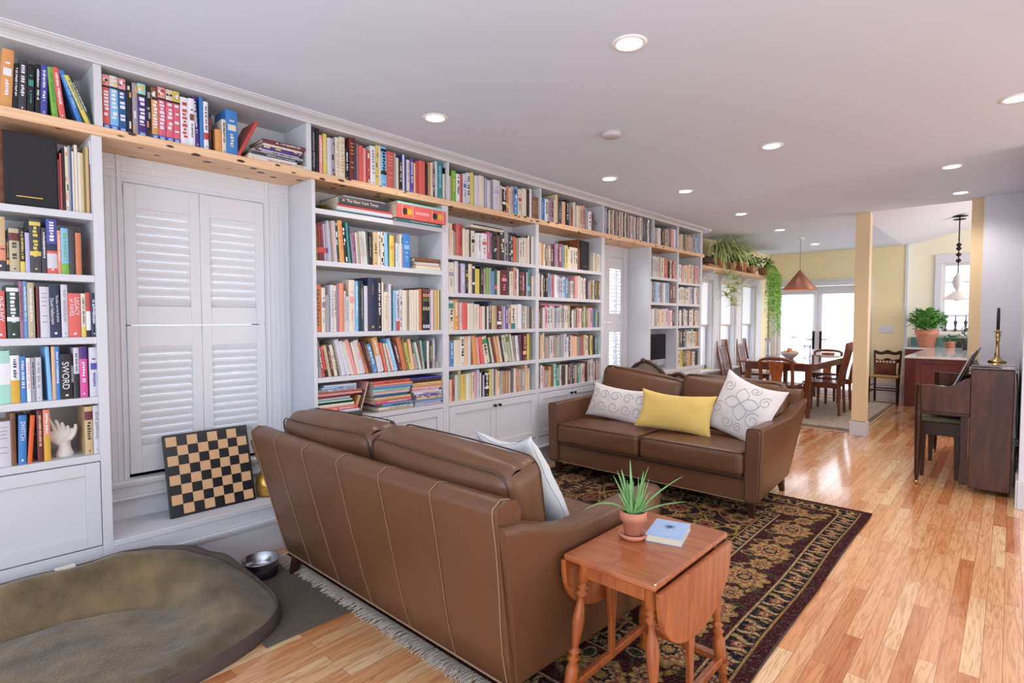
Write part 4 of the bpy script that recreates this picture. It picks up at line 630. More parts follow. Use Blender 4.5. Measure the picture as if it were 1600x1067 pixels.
# books lying flat: key, y0, y1, thickness, xfront, depth, c1, c2, style
FL = [
 ('T1', 1.262, 1.612, .021, .0, .24, 'cr', 'oc', 't'), ('T1', 1.275, 1.545, .013, -.02, .22, 'wh', 'gy', 'p'), ('T1', 1.285, 1.56, .012, -.01, .22, 'cg', 'wh', 't'), ('T1', 1.29, 1.58, .014, -.005, .22, 'gy', 'bk', 'v'),
 ('T1', 1.33, 1.565, .010, -.02, .2, 'wh', 'lv', 'p'), ('T1', 1.345, 1.575, .018, -.015, .2, 'pu', 'ye', 'v'), ('T1', 1.35, 1.58, .013, -.01, .2, 'cr', 'kh', 'p'), ('T1', 1.345, 1.588, .020, -.005, .2, 'mr', 'wh', 't'),
 ('A1', 1.775, 2.20, .010, -.015, .26, 'te', 'mi', 'p'), ('A1', 1.79, 2.195, .036, .0, .26, 'lw', 'rd', 's'), ('A1', 1.80, 2.165, .048, .01, .25, 'cg', 'sa', 'x'), ('A1', 1.84, 2.15, .012, -.01, .24, 'gy', 'wh', 'p'),
 ('A1', 2.215, 2.60, .015, .03, .26, 'te', 'wh', 't'), ('A1', 2.20, 2.625, .092, .05, .27, 'co', 'go', 'z'), ('A1', 2.22, 2.61, .020, .03, .27, 'mi', 'gy', 'p'),
 ('A2', 2.40, 2.625, .024, -.01, .2, 'cr', 'tn', 'p'), ('A2', 2.41, 2.62, .010, -.015, .2, 'tn', 'cr', 'p'), ('A2', 2.40, 2.615, .016, -.02, .2, 'lw', 'cr', 'p'), ('A2', 2.395, 2.628, .028, -.01, .2, 'br', 'db', 'p'),
 ('B1', 2.925, 3.30, .020, -.01, .2, 'cr', 'kh', 't'), ('B1', 2.97, 3.31, .010, -.02, .2, 'bk', 'gn', 'p'),
 ('B1', 3.39, 3.60, .022, -.01, .2, 'bk', 'gy', 't'),
 ('A5', 1.70, 1.935, .034, .02, .24, 'dg', 'wh', 'x'), ('A5', 1.67, 1.93, .016, .0, .24, 'lw', 'gy', 'p'), ('A5', 1.655, 1.925, .022, .0, .24, 'co', 'wh', 't'), ('A5', 1.655, 1.90, .020, -.01, .24, 'cr', 'gy', 'p'),
 ('A5', 1.652, 1.885, .024, -.01, .24, 'dg', 'mi', 's'), ('A5', 1.652, 1.88, .014, -.02, .22, 'lw', 'kh', 'p'), ('A5', 1.65, 1.90, .012, -.01, .22, 'mr', 'cr', 'p'), ('A5', 1.65, 1.955, .024, -.01, .22, 'pk', 'br', 's'),
 ('A5', 1.66, 1.93, .014, -.03, .22, 'gy', 'lw', 'v'), ('A5', 1.68, 1.925, .012, -.02, .22, 'sk', 'lw', 'v'), ('A5', 1.70, 1.92, .012, -.02, .22, 'lw', 'gy', 'p'),
 ('A5', 2.08, 2.37, .010, -.01, .24, 'kh', 'cr', 'p'), ('A5', 2.075, 2.365, .020, .0, .24, 'cr', 'gn', 't'), ('A5', 2.11, 2.355, .022, .0, .24, 'sb', 'bk', 't'), ('A5', 2.055, 2.35, .024, .0, .24, 'pr', 'wh', 't'),
 ('A5', 2.045, 2.335, .020, .0, .24, 'tn', 'go', 't'), ('A5', 2.05, 2.32, .018, -.01, .24, 'nb', 'bk', 'p'), ('A5', 2.04, 2.33, .016, -.01, .24, 'cr', 'pk', 's'), ('A5', 2.04, 2.34, .020, -.01, .24, 'mi', 'gy', 't'),
 ('A5', 2.04, 2.35, .016, .0, .24, 'sb', 'mi', 'p'), ('A5', 2.04, 2.355, .014, .0, .24, 'sa', 'cr', 'p'), ('A5', 2.035, 2.34, .020, .0, .24, 'sr', 'mr', 't'), 
 ('A5', 2.375, 2.625, .014, .0, .24, 'lv', 'gn', 'p'), ('A5', 2.38, 2.615, .018, .0, .24, 'lw', 'lv', 't'), ('A5', 2.375, 2.628, .014, .01, .24, 'lb', 'in', 's'), ('A5', 2.39, 2.62, .020, .0, .24, 'tn', 'ol', 'v'),
 ('A5', 2.375, 2.628, .016, .0, .24, 'vi', 'lw', 'v'), ('A5', 2.37, 2.618, .018, .0, .24, 'lw', 'rd', 't'), ('A5', 2.36, 2.60, .014, -.01, .24, 'lw', 'gy', 'p'), ('A5', 2.355, 2.628, .020, .0, .24, 'pk', 'wh', 't'),
 ('A5', 2.36, 2.622, .030, .0, .24, 'tn', 'or', 'v'), ('A5', 2.35, 2.622, .024, .0, .24, 'db', 'mr', 't'), ('A5', 2.34, 2.625, .010, .0, .24, 'in', 'cr', 'p'),
 ('C3', 3.80, 4.13, .016, -.02, .18, 'pr', 'wh', 't'), ('C3', 4.22, 4.70, .022, -.02, .18, 'br', 'db', 't')]
piles = {}
BASE = {('B1', 2.925): .233, ('B1', 3.39): .222, ('C3', 3.80): .205, ('C3', 4.22): .205}
for i, (key, y0, y1, th, xf, d, c1, c2, st) in enumerate(FL):
    pid = next((p for p in piles if p[0] == key and abs(p[1] - y0) < .16), (key, y0))
    z = piles.get(pid, SZ[key] + BASE.get((key, y0), 0))
    rng = random.Random(i + 50)
    M = Matrix.Translation((xf, y0, z + th + .0004)) @ Matrix.Rotation(rng.uniform(-.03, .03), 4, 'Z') @ Matrix.Rotation(-PI/2, 4, 'X')
    piles[pid] = z + th + .0008
    o = place_book(key, y0, z, th, y1 - y0, d, c1, c2, 'p' if st in 'z' else st, M, True, i, rng, True)
    FLR = Matrix(((0, 0, 1, 0), (0, -1, 0, 0), (1, 0, 0, 0), (0, 0, 0, 1)))
    if st == 'x': letters('The New York Times' if key == 'A1' else 'Photographer', .026 if key == 'A1' else .020, o, (.0012, th / 2, (y1 - y0) * .45), FLR, 'cr' if key == 'A1' else 'wh')
    if st == 'z':
        h_ = y1 - y0; m = MB()
        for q in (.10, .30, .70, .93): m.box(0, .0015, .006, th - .006, h_ * q, h_ * q + .003, COL['cr'])
        for q, c_ in ((.15, 'db'), (.24, 'go'), (.76, 'db'), (.87, 'go')):
            m.prism([(th / 2 + .024 * math.cos(t * PI / 6), h_ * q + .02 * math.sin(t * PI / 6)) for t in range(12)], .0003, .0012, 'x', COL[c_])
        m.box(0, .0012, th * .4, th * .6, h_ * .36, h_ * .64, COL['pk'])
        m.build('spine_ornament', cover_m, o)
print('solo books', len(ALLB))
so = STUFF.build('books', attr_mat('book_covers_far', .5, .35))
so['kind'] = 'stuff'; tag(so, 'many small books filling the shelves of the farther bookcase bays', 'book')
# ---- a label for each book
def cname(b): return PN[b['c1']][1]
def dsc(b, lv):
    th = b['w']; s = ''
    if b['flat']: s = 'flat '
    elif lv >= 1: s = 'tall ' if b['h'] > .255 else ('short ' if b['h'] < .175 else ''); s += 'thick ' if th > .038 else ('thin ' if th < .013 else '')
    t = s + cname(b) + ' book'
    st = b['st']; c2 = PN[b['c2']][1]
    if lv >= 2 and st in 'tvVexh': t += ' with %s lettering' % c2 if st in 'tVxe' else (' with %s lines' % c2 if st == 'h' else ' with mottled spine')
    if lv >= 2 and st in ('B', 'b', 'T', 'C', 'D', 'W', 'W2'): t += ' with %s band' % c2
    return t
ORD = ['first', 'second', 'third', 'fourth', 'fifth', 'sixth', 'seventh', 'eighth', 'ninth', 'tenth', 'eleventh', 'twelfth']
byk = {}
for b in ALLB: byk.setdefault((b['k'], b['flat']), []).append(b)
for (k, fl), bs in byk.items():
    bs.sort(key=lambda b: (b['y'] if not fl else (round(b['y'] * 3), b['z'])))
    for lv in (0, 1, 2):
        groups = {}
        for b in bs:
            if 'lab' not in b: groups.setdefault(dsc(b, lv), []).append(b)
        taken = [b for b in bs if 'lab' in b]
        for t, g in groups.items():
            if len(g) == 1 and (lv == 0 or t != dsc(g[0], 0)) and not any(dsc(q, lv) == t for q in taken): g[0]['lab'] = t + (' in the pile on ' if fl else ' on ') + SHN[k]
    for i, b in enumerate(bs):
        if 'lab' in b: continue
        if fl:
            nb = [q for q in bs if abs(q['y'] - b['y']) < .13 and q is not b]
            lo = [q for q in nb if q['z'] < b['z']]; hi = [q for q in nb if q['z'] > b['z']]
            lo = max(lo, key=lambda q: q['z']) if lo else None; hi = min(hi, key=lambda q: q['z']) if hi else None
            t = cname(b) + ' book lying ' + (('on the %s one' % cname(lo)) if lo else 'at the bottom') + ((' under the %s one' % cname(hi)) if hi else ' topmost') + ', ' + SHN[k]
        else:
            l = cname(bs[i-1]) if i else 'bay side'; r = cname(bs[i+1]) if i + 1 < len(bs) else 'bay side'
            t = dsc(b, 0) + ' between %s and %s, ' % (l, r) + SHN[k]
        b['lab'] = t
seen = {}
for b in ALLB: seen.setdefault(b['lab'], []).append(b)
for t, g in seen.items():
    if len(g) > 1:
        g.sort(key=lambda b: b['y'])
        for i, b in enumerate(g): b['lab'] = t.replace('book', 'book, %s' % (('leftmost', 'rightmost')[i] if len(g) == 2 else ORD[i] + ' from left'), 1).replace('leftmost ', 'leftmost, ').replace('rightmost ', 'rightmost, ')
for b in ALLB:
    w_ = b['lab'].split()
    b['o']['label'] = ' '.join(w_[:16])
# ---- things standing among the books
spk_wood = wood('speaker_walnut', '#7a4626', '#5a3018', .4, 4, (6, 1, 6)); grille = mat('speaker_grille_cloth', '#2b2a2e', .9, bump=.4, bscale=400)
brass = mat('polished_brass', '#c9a25a', .25, metal=1)
def speaker(x0, y0, w, h, d, z, lab, rz=0):
    t = thing('bookshelf_speaker', lab, 'speaker', (x0, y0, z), rz, group='bookshelf speakers')
    MB().box(-d, 0, 0, w, 0, h).build('cabinet', spk_wood, t, bevel=.003)
    MB().box(.001, .022, .026, w - .004, .004, h - .004).build('grille', grille, t, bevel=.008, seg=3)
    MB().box(.022, .024, w * .30, w * .72, h * .12, h * .135).build('badge', brass, t)
speaker(-.045, .254, .205, .315, .20, 1.811, 'large walnut speaker with black grille on the far-left bay')
speaker(-.025, 4.372, .205, .292, .22, 1.811, 'smaller walnut speaker with black grille among books of the fourth bay', math.radians(10))
# plaster hand between the books
hm = mat('white_plaster', '#d8d2c8', .7, bump=.25, bscale=40)
m = MB(); m.lathe([(.034, 0), (.036, .01), (.026, .03), (.022, .05), (.024, .065)], 16, (0, .003, 0))
m.loft([[(.016*math.cos(t*PI/6) * s_, (.024 + .012*k) * math.sin(t*PI/6) - .005*k, .055 + .013*k + .004*math.sin(t*PI/6)) for t in range(12)] for k, s_ in enumerate((1, 1.15, 1.25, 1.2, 1.0, .7))])
for i, (y, z, ll, an) in enumerate(((-.026, .112, .074, -.80), (-.010, .114, .060, -.72), (.005, .108, .050, -.62), (.019, .100, .040, -.5))):
    ps = [(0, y, z - .03), (.004, y + .0, z), (.006, y + ll * .4 * math.sin(an + .35), z + ll * .5), (.012, y + ll * math.sin(an + .35) * .8, z + ll * .92)]
    m.tube(ps, [.011, .0105, .009, .006], 8)
m.tube([(.008, .02, .075), (.014, .036, .095), (.014, .042, .118), (.01, .044, .140)], [.012, .011, .009, .006], 8)
tag(m.build('hand_sculpture', hm, loc=(-.08, .452, .711), subsurf=1), 'white plaster hand sculpture between books on the bottom shelf, far-left bay', 'sculpture')
# figurine on the top row
m = MB(); m.lathe([(.035, 0), (.036, .012), (.02, .03), (.03, .07), (.034, .10), (.02, .135), (.012, .145)], 12); m.lathe([(.003, .14), (.018, .15), (.021, .168), (.016, .185), (.003, .195)], 12); m.tube([(.0, -.03, .11), (.03, -.02, .09), (.034, .01, .095)], .01); m.tube([(0, .03, .11), (.03, .02, .09), (.034, -.01, .098)], .01)
tag(m.build('figurine', mat('carved_stone', '#6b5c54', .6, var=.3, vscale=30), loc=(-.06, 4.655, 2.2075)), 'small dark carved seated figurine at the end of the fourth top compartment', 'figurine')
# folded gold cloth beside the flat books
m = MB(); m.grid(lambda u, v: (-.02 - .2 * v, .05 + .11 * (u - .5) * (1 - .2*v) + .004*nz(u*9, v*9, 1), .034 * (math.sin(PI * u) ** .5) * (.8 + .3 * nz(u*6, v*5, 2)) + .001), 16, 12)
m.grid(lambda u, v: (-.02 - .2 * v, .05 + .11 * (u - .5) * (1 - .2*v), .0005), 4, 4, flip=True)
tag(m.build('folded_cloth', mat('gold_cloth', '#8d7638', .8, bump=.4, bscale=60), loc=(0, 1.665, 1.998)), 'crumpled gold-brown cloth left of the flat books under the beam', 'cloth')
# computer in the niche
t = thing('computer', 'silver all-in-one computer with black screen in the bookcase niche', 'computer', (-.14, 6.19, .711))
al = mat('brushed_aluminium', '#c4c4cc', .35, metal=.6)
MB().box(-.03, 0, -.235, .235, .045, .44).build('case', al, t, bevel=.008)
MB().box(.0005, .003, -.232, .232, .125, .437).build('screen', mat('dark_screen', '#0d0e12', .3, spec=.2), t)
MB().box(-.15, .05, -.1, .1, 0, .006).prism([(-.10, .006), (-.02, .10), (-.03, .16), (-.06, .16), (-.12, .006)], -.085, .085, 'y').build('stand', al, t)
MB().lathe([(.0005, 0), (.009, 0), (.009, .002), (.0005, .002)], 12).build('logo', black_m, t, loc=(.001, 0, .09), rot=(0, PI/2, 0))
# ================================================================== sofas
seam_m = mat('leather_seam', '#94765c', .5); pipe_m = mat('leather_piping', '#4c3626', .45); leg_m = mat('dark_stained_leg', '#3a2015', .35)
def rrect(pts, r, n=4):
    out = []; k = len(pts)
    for i in range(k):
        p = Vector(pts[i]); a = (Vector(pts[i-1]) - p); c = (Vector(pts[(i+1) % k]) - p)
        rr = min(r, a.length * .45, c.length * .45); a.normalize(); c.normalize()
        for j in range(n + 1):
            t = j / n; q = p + a * rr * (1 - t) ** 2 + c * rr * t ** 2
            out.append(tuple(q))
    return out
def rbox(m, a, b, c, r, n=10, puff=(0, 0, 0), wr=0, seed=0, col=None):
    """rounded box with half sizes a,b,c; puff swells each pair of faces; wr wrinkles"""
    dim = (a, b, c)
    for ax in range(3):
        for sg in (-1, 1):
            u_, v_ = [(1, 2), (2, 0), (0, 1)][ax]
            def fn(u, v, ax=ax, sg=sg, u_=u_, v_=v_):
                uu = math.sin((u - .5) * PI * .98) / math.sin(.49*PI); vv = math.sin((v - .5) * PI * .98) / math.sin(.49*PI)
                p = [0, 0, 0]; p[ax] = sg * dim[ax]; p[u_] = uu * dim[u_]; p[v_] = vv * dim[v_]
                q = [max(-(dim[k] - r), min(dim[k] - r, p[k])) for k in range(3)]
                d = Vector([p[k] - q[k] for k in range(3)]); 
                if d.length > 1e-6: d = d.normalized() * r
                P = Vector(q) + d
                nn = [P[k] / dim[k] for k in range(3)]
                for k in range(3):
                    o1, o2 = [j for j in range(3) if j != k]
                    P[k] += puff[k] * nn[k] * (1 - nn[o1] ** 2) * (1 - nn[o2] ** 2)
                if wr:
                    s = wr * nz(P.x * 5 + seed, P.y * 5, P.z * 5); P += P.normalized() * s
                    e = abs(nn[0]) ** 2; P.z += wr * .8 * e * math.sin(P.y * 60 + 3 * nz(P.x*4, P.y*4, seed)) * (1 if ax == 2 else 0)
                return tuple(P)
            m.grid(fn, n, n, flip=(sg < 0), col=col)
def make_sofa(label, loc, rz, prefix):
    t = thing('sofa', label, 'sofa', loc, rz, 'pair of brown leather sofas')
    hw = .865
    # base
    MB().box(-.79, .79, .012, .86, .12, .275).build('base', leather, t, bevel=.012, seg=3)
    MB().box(-.78, .78, .012, .80, .26, .285).build('seat_deck', pipe_m, t)
    # back: outer shell leaning outwards
    m = MB(); secs = []
    NX = 24
    for i in range(NX + 1):
        u = -1 + 2*i/NX
        bow = .02 * (1 - u*u)
        prof = [(.86, .12), (.895 + bow*.4, .26), (.945 + bow, .50), (1.0 + bow, .74), (1.0 + bow, .765), (.965 + bow, .785), (.915 + bow, .775), (.895 + bow, .745), (.86, .50), (.80, .28), (.80, .12)]
        hwz = lambda z: lerp(.80, .872, sst(.1, .8, z))
        secs.append([(u * hwz(z), y, z) for y, z in prof])
    m.loft(secs, True); m.build('back', leather, t)
    ms = MB()
    for u in (-.98, -.66, -.33, 0, .33, .66, .98):
        bow = .02 * (1 - u*u)
        ps = [(.862, .125), (.897 + bow*.4, .26), (.947 + bow, .50), (1.002 + bow, .74), (1.002 + bow, .766), (.967 + bow, .787), (.917 + bow, .777)]
        pts = []
        for (y0, z0), (y1, z1) in zip(ps, ps[1:]):
            for q in range(4): pts.append((y0 + (y1-y0)*q/4, z0 + (z1-z0)*q/4))
        ms.tube([(u * lerp(.80, .872, sst(.1, .8, z)), y, z) for y, z in pts], .0017 if abs(u) < .9 else .0026, 6)
    ms.build('back_seam', seam_m, t)
    for s in (-1, 1):
        m = MB(); secs = []
        for i in range(13):
            y = .0 + .97 * i / 12
            k = i / 12; zt = .615 + .015 * k + .085 * sst(.62, 1, k)
            xb = hw - .055 * k; xt = hw + .015 + .02 * k; xi = .775 if k < .8 else .775
            mid = (xb + xt) / 2 + .018 * math.sin(PI * min(1, k * 1.1))
            pts = [(s*xi, y, .12), (s*xb, y, .12), (s*mid, y, .40), (s*xt, y, zt), (s*(xt - .095 + .0*k), y, zt), (s*xi, y, .42)]
            if s < 0: pts = pts[::-1]
            # front is upright
            sy = lambda z: k * (lerp(.845, 1.0, sst(0, 1, (z - .12) / .64) * .5 + .5 * min(1, (z - .12) / .64)) - .97)
            secs.append([(p[0], p[1] + sy(p[2]), p[2]) for p in rrect(pts, .028, 3)])
        secs = [s_ for s_ in secs]
        # round the front edge
        f0 = secs[0]; cx = sum(p[0] for p in f0)/len(f0); cz = sum(p[2] for p in f0)/len(f0)
        front = [(cx + (p[0]-cx)*.84, -.010, cz + (p[2]-cz)*.96) for p in f0]
        secs = [front] + secs
        m.loft(secs, True); a = m.build('arm', leather, t)
        pm = MB()
        pm.tube([(p[0], p[1] - .002, p[2]) for p in secs[1]], .0035, 6, closed=True)
        pm.tube([sec[14 if s > 0 else 5] for sec in secs[1:]], .003, 6)
        pm.build('piping', pipe_m, a)
    MB().tube([(-.79, .010, .122), (.79, .010, .122)], .004).build('front_hem', seam_m, t); MB().tube([(-.80, .862, .122), (.80, .862, .122)], .004).build('rear_hem', seam_m, t)
    # legs
    for sx, y in ((-1, .05), (1, .05), (-1, .80), (1, .80)):
        m = MB(); x = sx * .80 if y < .5 else sx * .76; dy = .04 if y > .5 else 0; dx = sx * .01
        m.loft([[(x + a*.022, y + b*.022, .122) for a, b in ((-1.3,-1.3),(1.3,-1.3),(1.3,1.3),(-1.3,1.3))], [(x + dx + a*.016, y + dy + b*.016, 0) for a, b in ((-1,-1),(1,-1),(1,1),(-1,1))]][::-1], False)
        m.build('leg', leg_m, t, bevel=.002)
    for i, s in enumerate((-1, 1)):
        m = MB(); m.T = xform((s * .386, .315, .368)); rbox(m, .383, .345, .082, .035, 18, (0, 0.01, .022), .004, i * 7 + prefix)
        c = m.build('seat_cushion', leather, t)
        pm = MB()
        for z in (.292, .446):
            pm.tube([(s*.386 + x, .315 + y, z) for x, y in rr2(.374, .338, .03)], .0035, 6, closed=True)
        pm.build('piping', pipe_m, c)
        ryc = math.radians((7.0 if s < 0 else 2.0) if prefix == 5 else 1.5 * s); zc = .655 if prefix == 5 else .664
        m = MB(); m.T = xform((s * .40, .755, zc), rx=math.radians(-11), ry=ryc); rbox(m, .400, .095, .198, .06, 22, (.008, .05, .018), .010, i * 11 + prefix + 3)
        c = m.build('back_cushion', leather, t)
        pm = MB(); pm.T = xform((s * .40, .755, zc), rx=math.radians(-11), ry=ryc)
        for yy in (-.078, .082):
            pm.tube([(x, yy + (.012 if yy > 0 else -.012) * (1 - (x/.4)**2), z) for x, z in rr2(.388, .192, .06)], .0035, 6, closed=True)
        pm.build('piping', pipe_m, c)
    return t
def rr2(a, b, r):
    out = []
    for cx, cy, a0 in ((a - r, b - r, 0), (-(a - r), b - r, PI/2), (-(a - r), -(b - r), PI), (a - r, -(b - r), 1.5*PI)):
        for k in range(6):
            t = a0 + PI/2 * k / 5; out.append((cx + r*math.cos(t), cy + r*math.sin(t)))
    # refine straight runs
    res = []
    for i in range(len(out)):
        p, q = out[i], out[(i+1) % len(out)]; n = max(1, int(math.hypot(q[0]-p[0], q[1]-p[1]) / .06))
        for k in range(n): res.append((lerp(p[0], q[0], k/n), lerp(p[1], q[1], k/n)))
    return res
make_sofa('brown leather sofa in the foreground seen from behind, beside the aloe table', (1.112, 2.15, 0), PI, 1)
make_sofa('brown leather sofa facing the camera with white and yellow pillows', (1.035, 3.69, 0), 0, 5)
def pillow(name, label, w, h, t_, material, loc, rx, ry, rz, seed, pattern=None, grp=None):
    m = MB()
    def sheet(sg):
        def fn(u, v):
            a = 2*u - 1; b = 2*v - 1
            a_ = math.sin(a * PI / 2); b_ = math.sin(b * PI / 2)
            x = w/2 * a_ * (1 - .09 * (1 - b_*b_) * a_*a_); z = h/2 * b_ * (1 - .09 * (1 - a_*a_) * b_*b_)
            th = t_/2 * (max(0, (1 - a_*a_)) * max(0, (1 - b_*b_))) ** .42
            th *= 1 + .16 * nz(x*9 + seed, z*9, sg) ; y = sg * th
            e = (abs(a_) ** 3 + abs(b_) ** 3); y += .006 * nz(x*22, z*22, seed) * min(1, e)
            sag = .03 * nz(x*3 + seed, z*3, 4)
            return (x, y + sag, z - .05 * h * (1 - a_*a_) * max(0, b_) )
        return fn
    m.grid(sheet(-1), 26, 22); m.grid(sheet(1), 26, 22, flip=True)
    o = m.build(name, material); o.location = loc; o.rotation_euler = (rx, ry, rz); tag(o, label, 'pillow', grp)
    # piped edge
    e = []
    for a, b in [(k/26, 0) for k in range(26)] + [(1, k/22) for k in range(22)] + [(1 - k/26, 1) for k in range(26)] + [(0, 1 - k/22) for k in range(22)]:
        e.append(sheet(-1)(a, b))
    MB().tube(e, .003, 6, closed=True).build('seam', material, o)
    if pattern:
        pm = MB()
        for line in pattern:
            pts = []
            for x, z in line:
                a_ = max(-.97, min(.97, x / (w/2))); b_ = max(-.97, min(.97, z / (h/2)))
                u = (math.asin(a_) * 2 / PI + 1) / 2; v = (math.asin(b_) * 2 / PI + 1) / 2
                p = sheet(-1)(u, v); pts.append((p[0], p[1] - .0015, p[2]))
            pm.tube(pts, .0022, 5)
        pm.build('embroidery', mat('grey_embroidery', '#b0a8a6', .8), o)
    return o
fab_w = mat('white_cotton', '#e2dcda', .9, bump=.15, bscale=350, sheen=.2); fab_y = mat('yellow_cotton', '#e0bf6a', .85, bump=.2, bscale=350, sheen=.2); fab_c = mat('cream_cotton', '#e6dcc8', .9, bump=.2, bscale=300)
def emb_big():
    L_ = []
    for k in range(4):   # quatrefoil petals
        a = k * PI/2 + .2
        L_.append([(.0 + math.cos(a) * .13 * t - math.sin(a) * .045 * math.sin(PI * t), .03 + math.sin(a) * .13 * t + math.cos(a) * .045 * math.sin(PI * t)) for t in [j/12 for j in range(13)]])
        L_.append([(.0 + math.cos(a) * .13 * t + math.sin(a) * .045 * math.sin(PI * t), .03 + math.sin(a) * .13 * t - math.cos(a) * .045 * math.sin(PI * t)) for t in [j/12 for j in range(13)]])
    for cx, cy, r, s in ((.12, -.06, .06, 1), (-.05, -.14, .05, -1), (.15, .10, .045, 1), (-.15, .13, .05, -1), (.04, -.15, .035, 1), (-.16, -.06, .05, 1), (.05, .17, .04, -1)):
        L_.append([(cx + r * (1 - t*.75) * math.cos(s * t * 9 + 1), cy + r * (1 - t*.75) * math.sin(s * t * 9 + 1)) for t in [j/26 for j in range(27)]])
    return L_
def emb_small(w):
    L_ = []
    for i in range(5):
        cx = -w*.38 + i * w*.19
        for s in (-1, 1):
            L_.append([(cx + .05 * (1 - t*.7) * math.cos(s*t*8), s*.05 + .05 * (1 - t*.7) * math.sin(s*t*8)) for t in [j/20 for j in range(21)]])
    return L_
R = math.radians
pillow('throw_pillow', 'long white embroidered pillow leaning at the left end of the far sofa', .60, .30, .13, fab_w, (.62, 4.06, .615), R(-20), R(3), R(-4), 1, emb_small(.6), 'sofa pillows')
pillow('throw_pillow', 'plain yellow lumbar pillow in the middle of the far sofa', .60, .31, .13, fab_y, (1.18, 3.97, .615), R(-22), R(2), R(4), 5, None, 'sofa pillows')
pillow('throw_pillow', 'square white pillow with grey floral embroidery, right end of the far sofa', .46, .46, .15, fab_w, (1.66, 4.08, .68), R(-20), R(16), R(-10), 9, emb_big(), 'sofa pillows')
pillow('throw_pillow', 'pale grey-white pillow at the near end of the foreground sofa', .45, .45, .15, mat('pale_cotton', '#d8dcdc', .9), (1.62, 1.68, .66), R(-24), R(8), R(PI and 165), 13, None, 'sofa pillows')
pillow('throw_pillow', 'white pillow just showing behind the foreground sofa, nearest its far arm', .42, .42, .14, fab_c, (.46, 1.66, .62), R(-22), R(4), R(188), 17, None, 'sofa pillows')
pillow('throw_pillow', 'yellow pillow partly hidden by the foreground sofa back', .58, .30, .13, fab_y, (.98, 1.80, .60), R(-20), R(3), R(176), 21, None, 'sofa pillows')
# ================================================================== persian rug
RX0, RX1, RY0, RY1 = .10, 2.42, 1.38, 4.38
nx, ny = 464, 600
gx = np.linspace(0, RX1 - RX0, nx + 1); gy = np.linspace(0, RY1 - RY0, ny + 1)
X, Y = np.meshgrid(gx, gy, indexing='ij')
Wd, Ht = RX1 - RX0, RY1 - RY0
LC = {k: np.array(srgb(v)[:3]) for k, v in dict(mar='#3c1519', blk='#16151a', gold='#9c7a48', tan='#b59568', rose='#8a4a3c', grn='#3c4026', dk='#24100f', olive='#6a5a30').items()}
img = np.zeros((nx + 1, ny + 1, 3)); img[:] = LC['dk']
D = np.minimum.reduce([X, Wd - X, Y, Ht - Y])
s_ = np.where((np.minimum(X, Wd - X) < np.minimum(Y, Ht - Y)), Y, X)   # coordinate along the border
side = (np.minimum(X, Wd - X) < np.minimum(Y, Ht - Y))
def setm(mask, c, a=1.0): img[mask] = img[mask] * (1 - a) + LC[c] * a
setm(D < .055, 'mar'); setm((D >= .055) & (D < .062), 'gold')
b1 = (D >= .062) & (D < .165); setm(b1, 'blk')
b3 = (D >= .165) & (D < .172); setm(b3, 'tan'); b2 = (D >= .172) & (D < .455); setm(b2, 'mar'); setm((D >= .455) & (D < .462), 'tan')
b4 = (D >= .462) & (D < .535); setm(b4, 'blk'); setm((D >= .535) & (D < .542), 'gold'); setm(D >= .542, 'dk')
# guard borders: repeating blossoms and hooked leaves
def guard(mask, mid, half, per, seed):
    u = ((s_ + seed) % per) / per - .5; k = np.floor((s_ + seed) / per); v = (D - mid) / half
    # alternating s-hooks
    hook = np.abs(np.abs(u) - .27 - .07 * np.sin(v * 3.0)) < .055 + .02 * np.cos(v * 2.5)
    setm(mask & hook & (np.abs(v) < .86), 'tan')
    hook2 = (np.abs(np.abs(u) - .40) < .05) & (np.abs(v - .45 * np.sign(u)) < .38); setm(mask & hook2, 'gold')
    r = np.hypot(u * per / half, v * .95); th = np.arctan2(v, u * per / half)
    fl = r < .52 + .10 * np.cos(5 * th); setm(mask & fl, 'rose'); setm(mask & (r < .30), 'tan'); setm(mask & (r < .13), 'mar')
guard(b1, .1135, .051, .155, .0); guard(b4, .498, .036, .125, .03)
# main border: palmettes joined by vines
per = .42; u = (s_ % per) / per - .5; v = (D - .313) / .14; kk = np.floor(s_ / per) % 2
ux = u * per / .14
vine = np.abs(v - .55 * np.sin(2 * PI * u)) < .10; setm(b2 & vine, 'gold'); vine2 = np.abs(v + .55 * np.sin(2 * PI * u + .5)) < .055; setm(b2 & vine2, 'grn')
def palm(mask, ux, v, R0):
    r = np.hypot(ux, v * 1.05); th = np.arctan2(v, ux)
    lob = R0 * (1 + .13 * np.cos(9 * th))
    setm(mask & (r < lob * 1.10), 'dk'); setm(mask & (r < lob), 'gold'); setm(mask & (r < lob * .80) & ((np.cos(18 * th) > -.2)), 'tan'); setm(mask & (r < lob * .62), 'rose')
    setm(mask & (r < lob * .46), 'tan'); setm(mask & (r < lob * .36), 'blk'); setm(mask & (r < lob * .22), 'gold')
palm(b2, ux, v, .82); 
u2 = ((s_ + per / 2) % per) / per - .5; palm(b2, u2 * per / .14 , v * 1.2 + .1, .50)
leaf = (np.hypot((np.abs(u) - .26) * per / .024, (v - .62) / .26) < 1) | (np.hypot((np.abs(u) - .26) * per / .024, (v + .66) / .22) < 1); setm(b2 & leaf & (np.cos(s_ * 260 + D * 90) > -.4), 'grn')
edge = (np.abs(np.hypot((np.abs(u) - .26) * per / .024, (v - .62) / .26) - 1) < .12); setm(b2 & edge, 'tan')
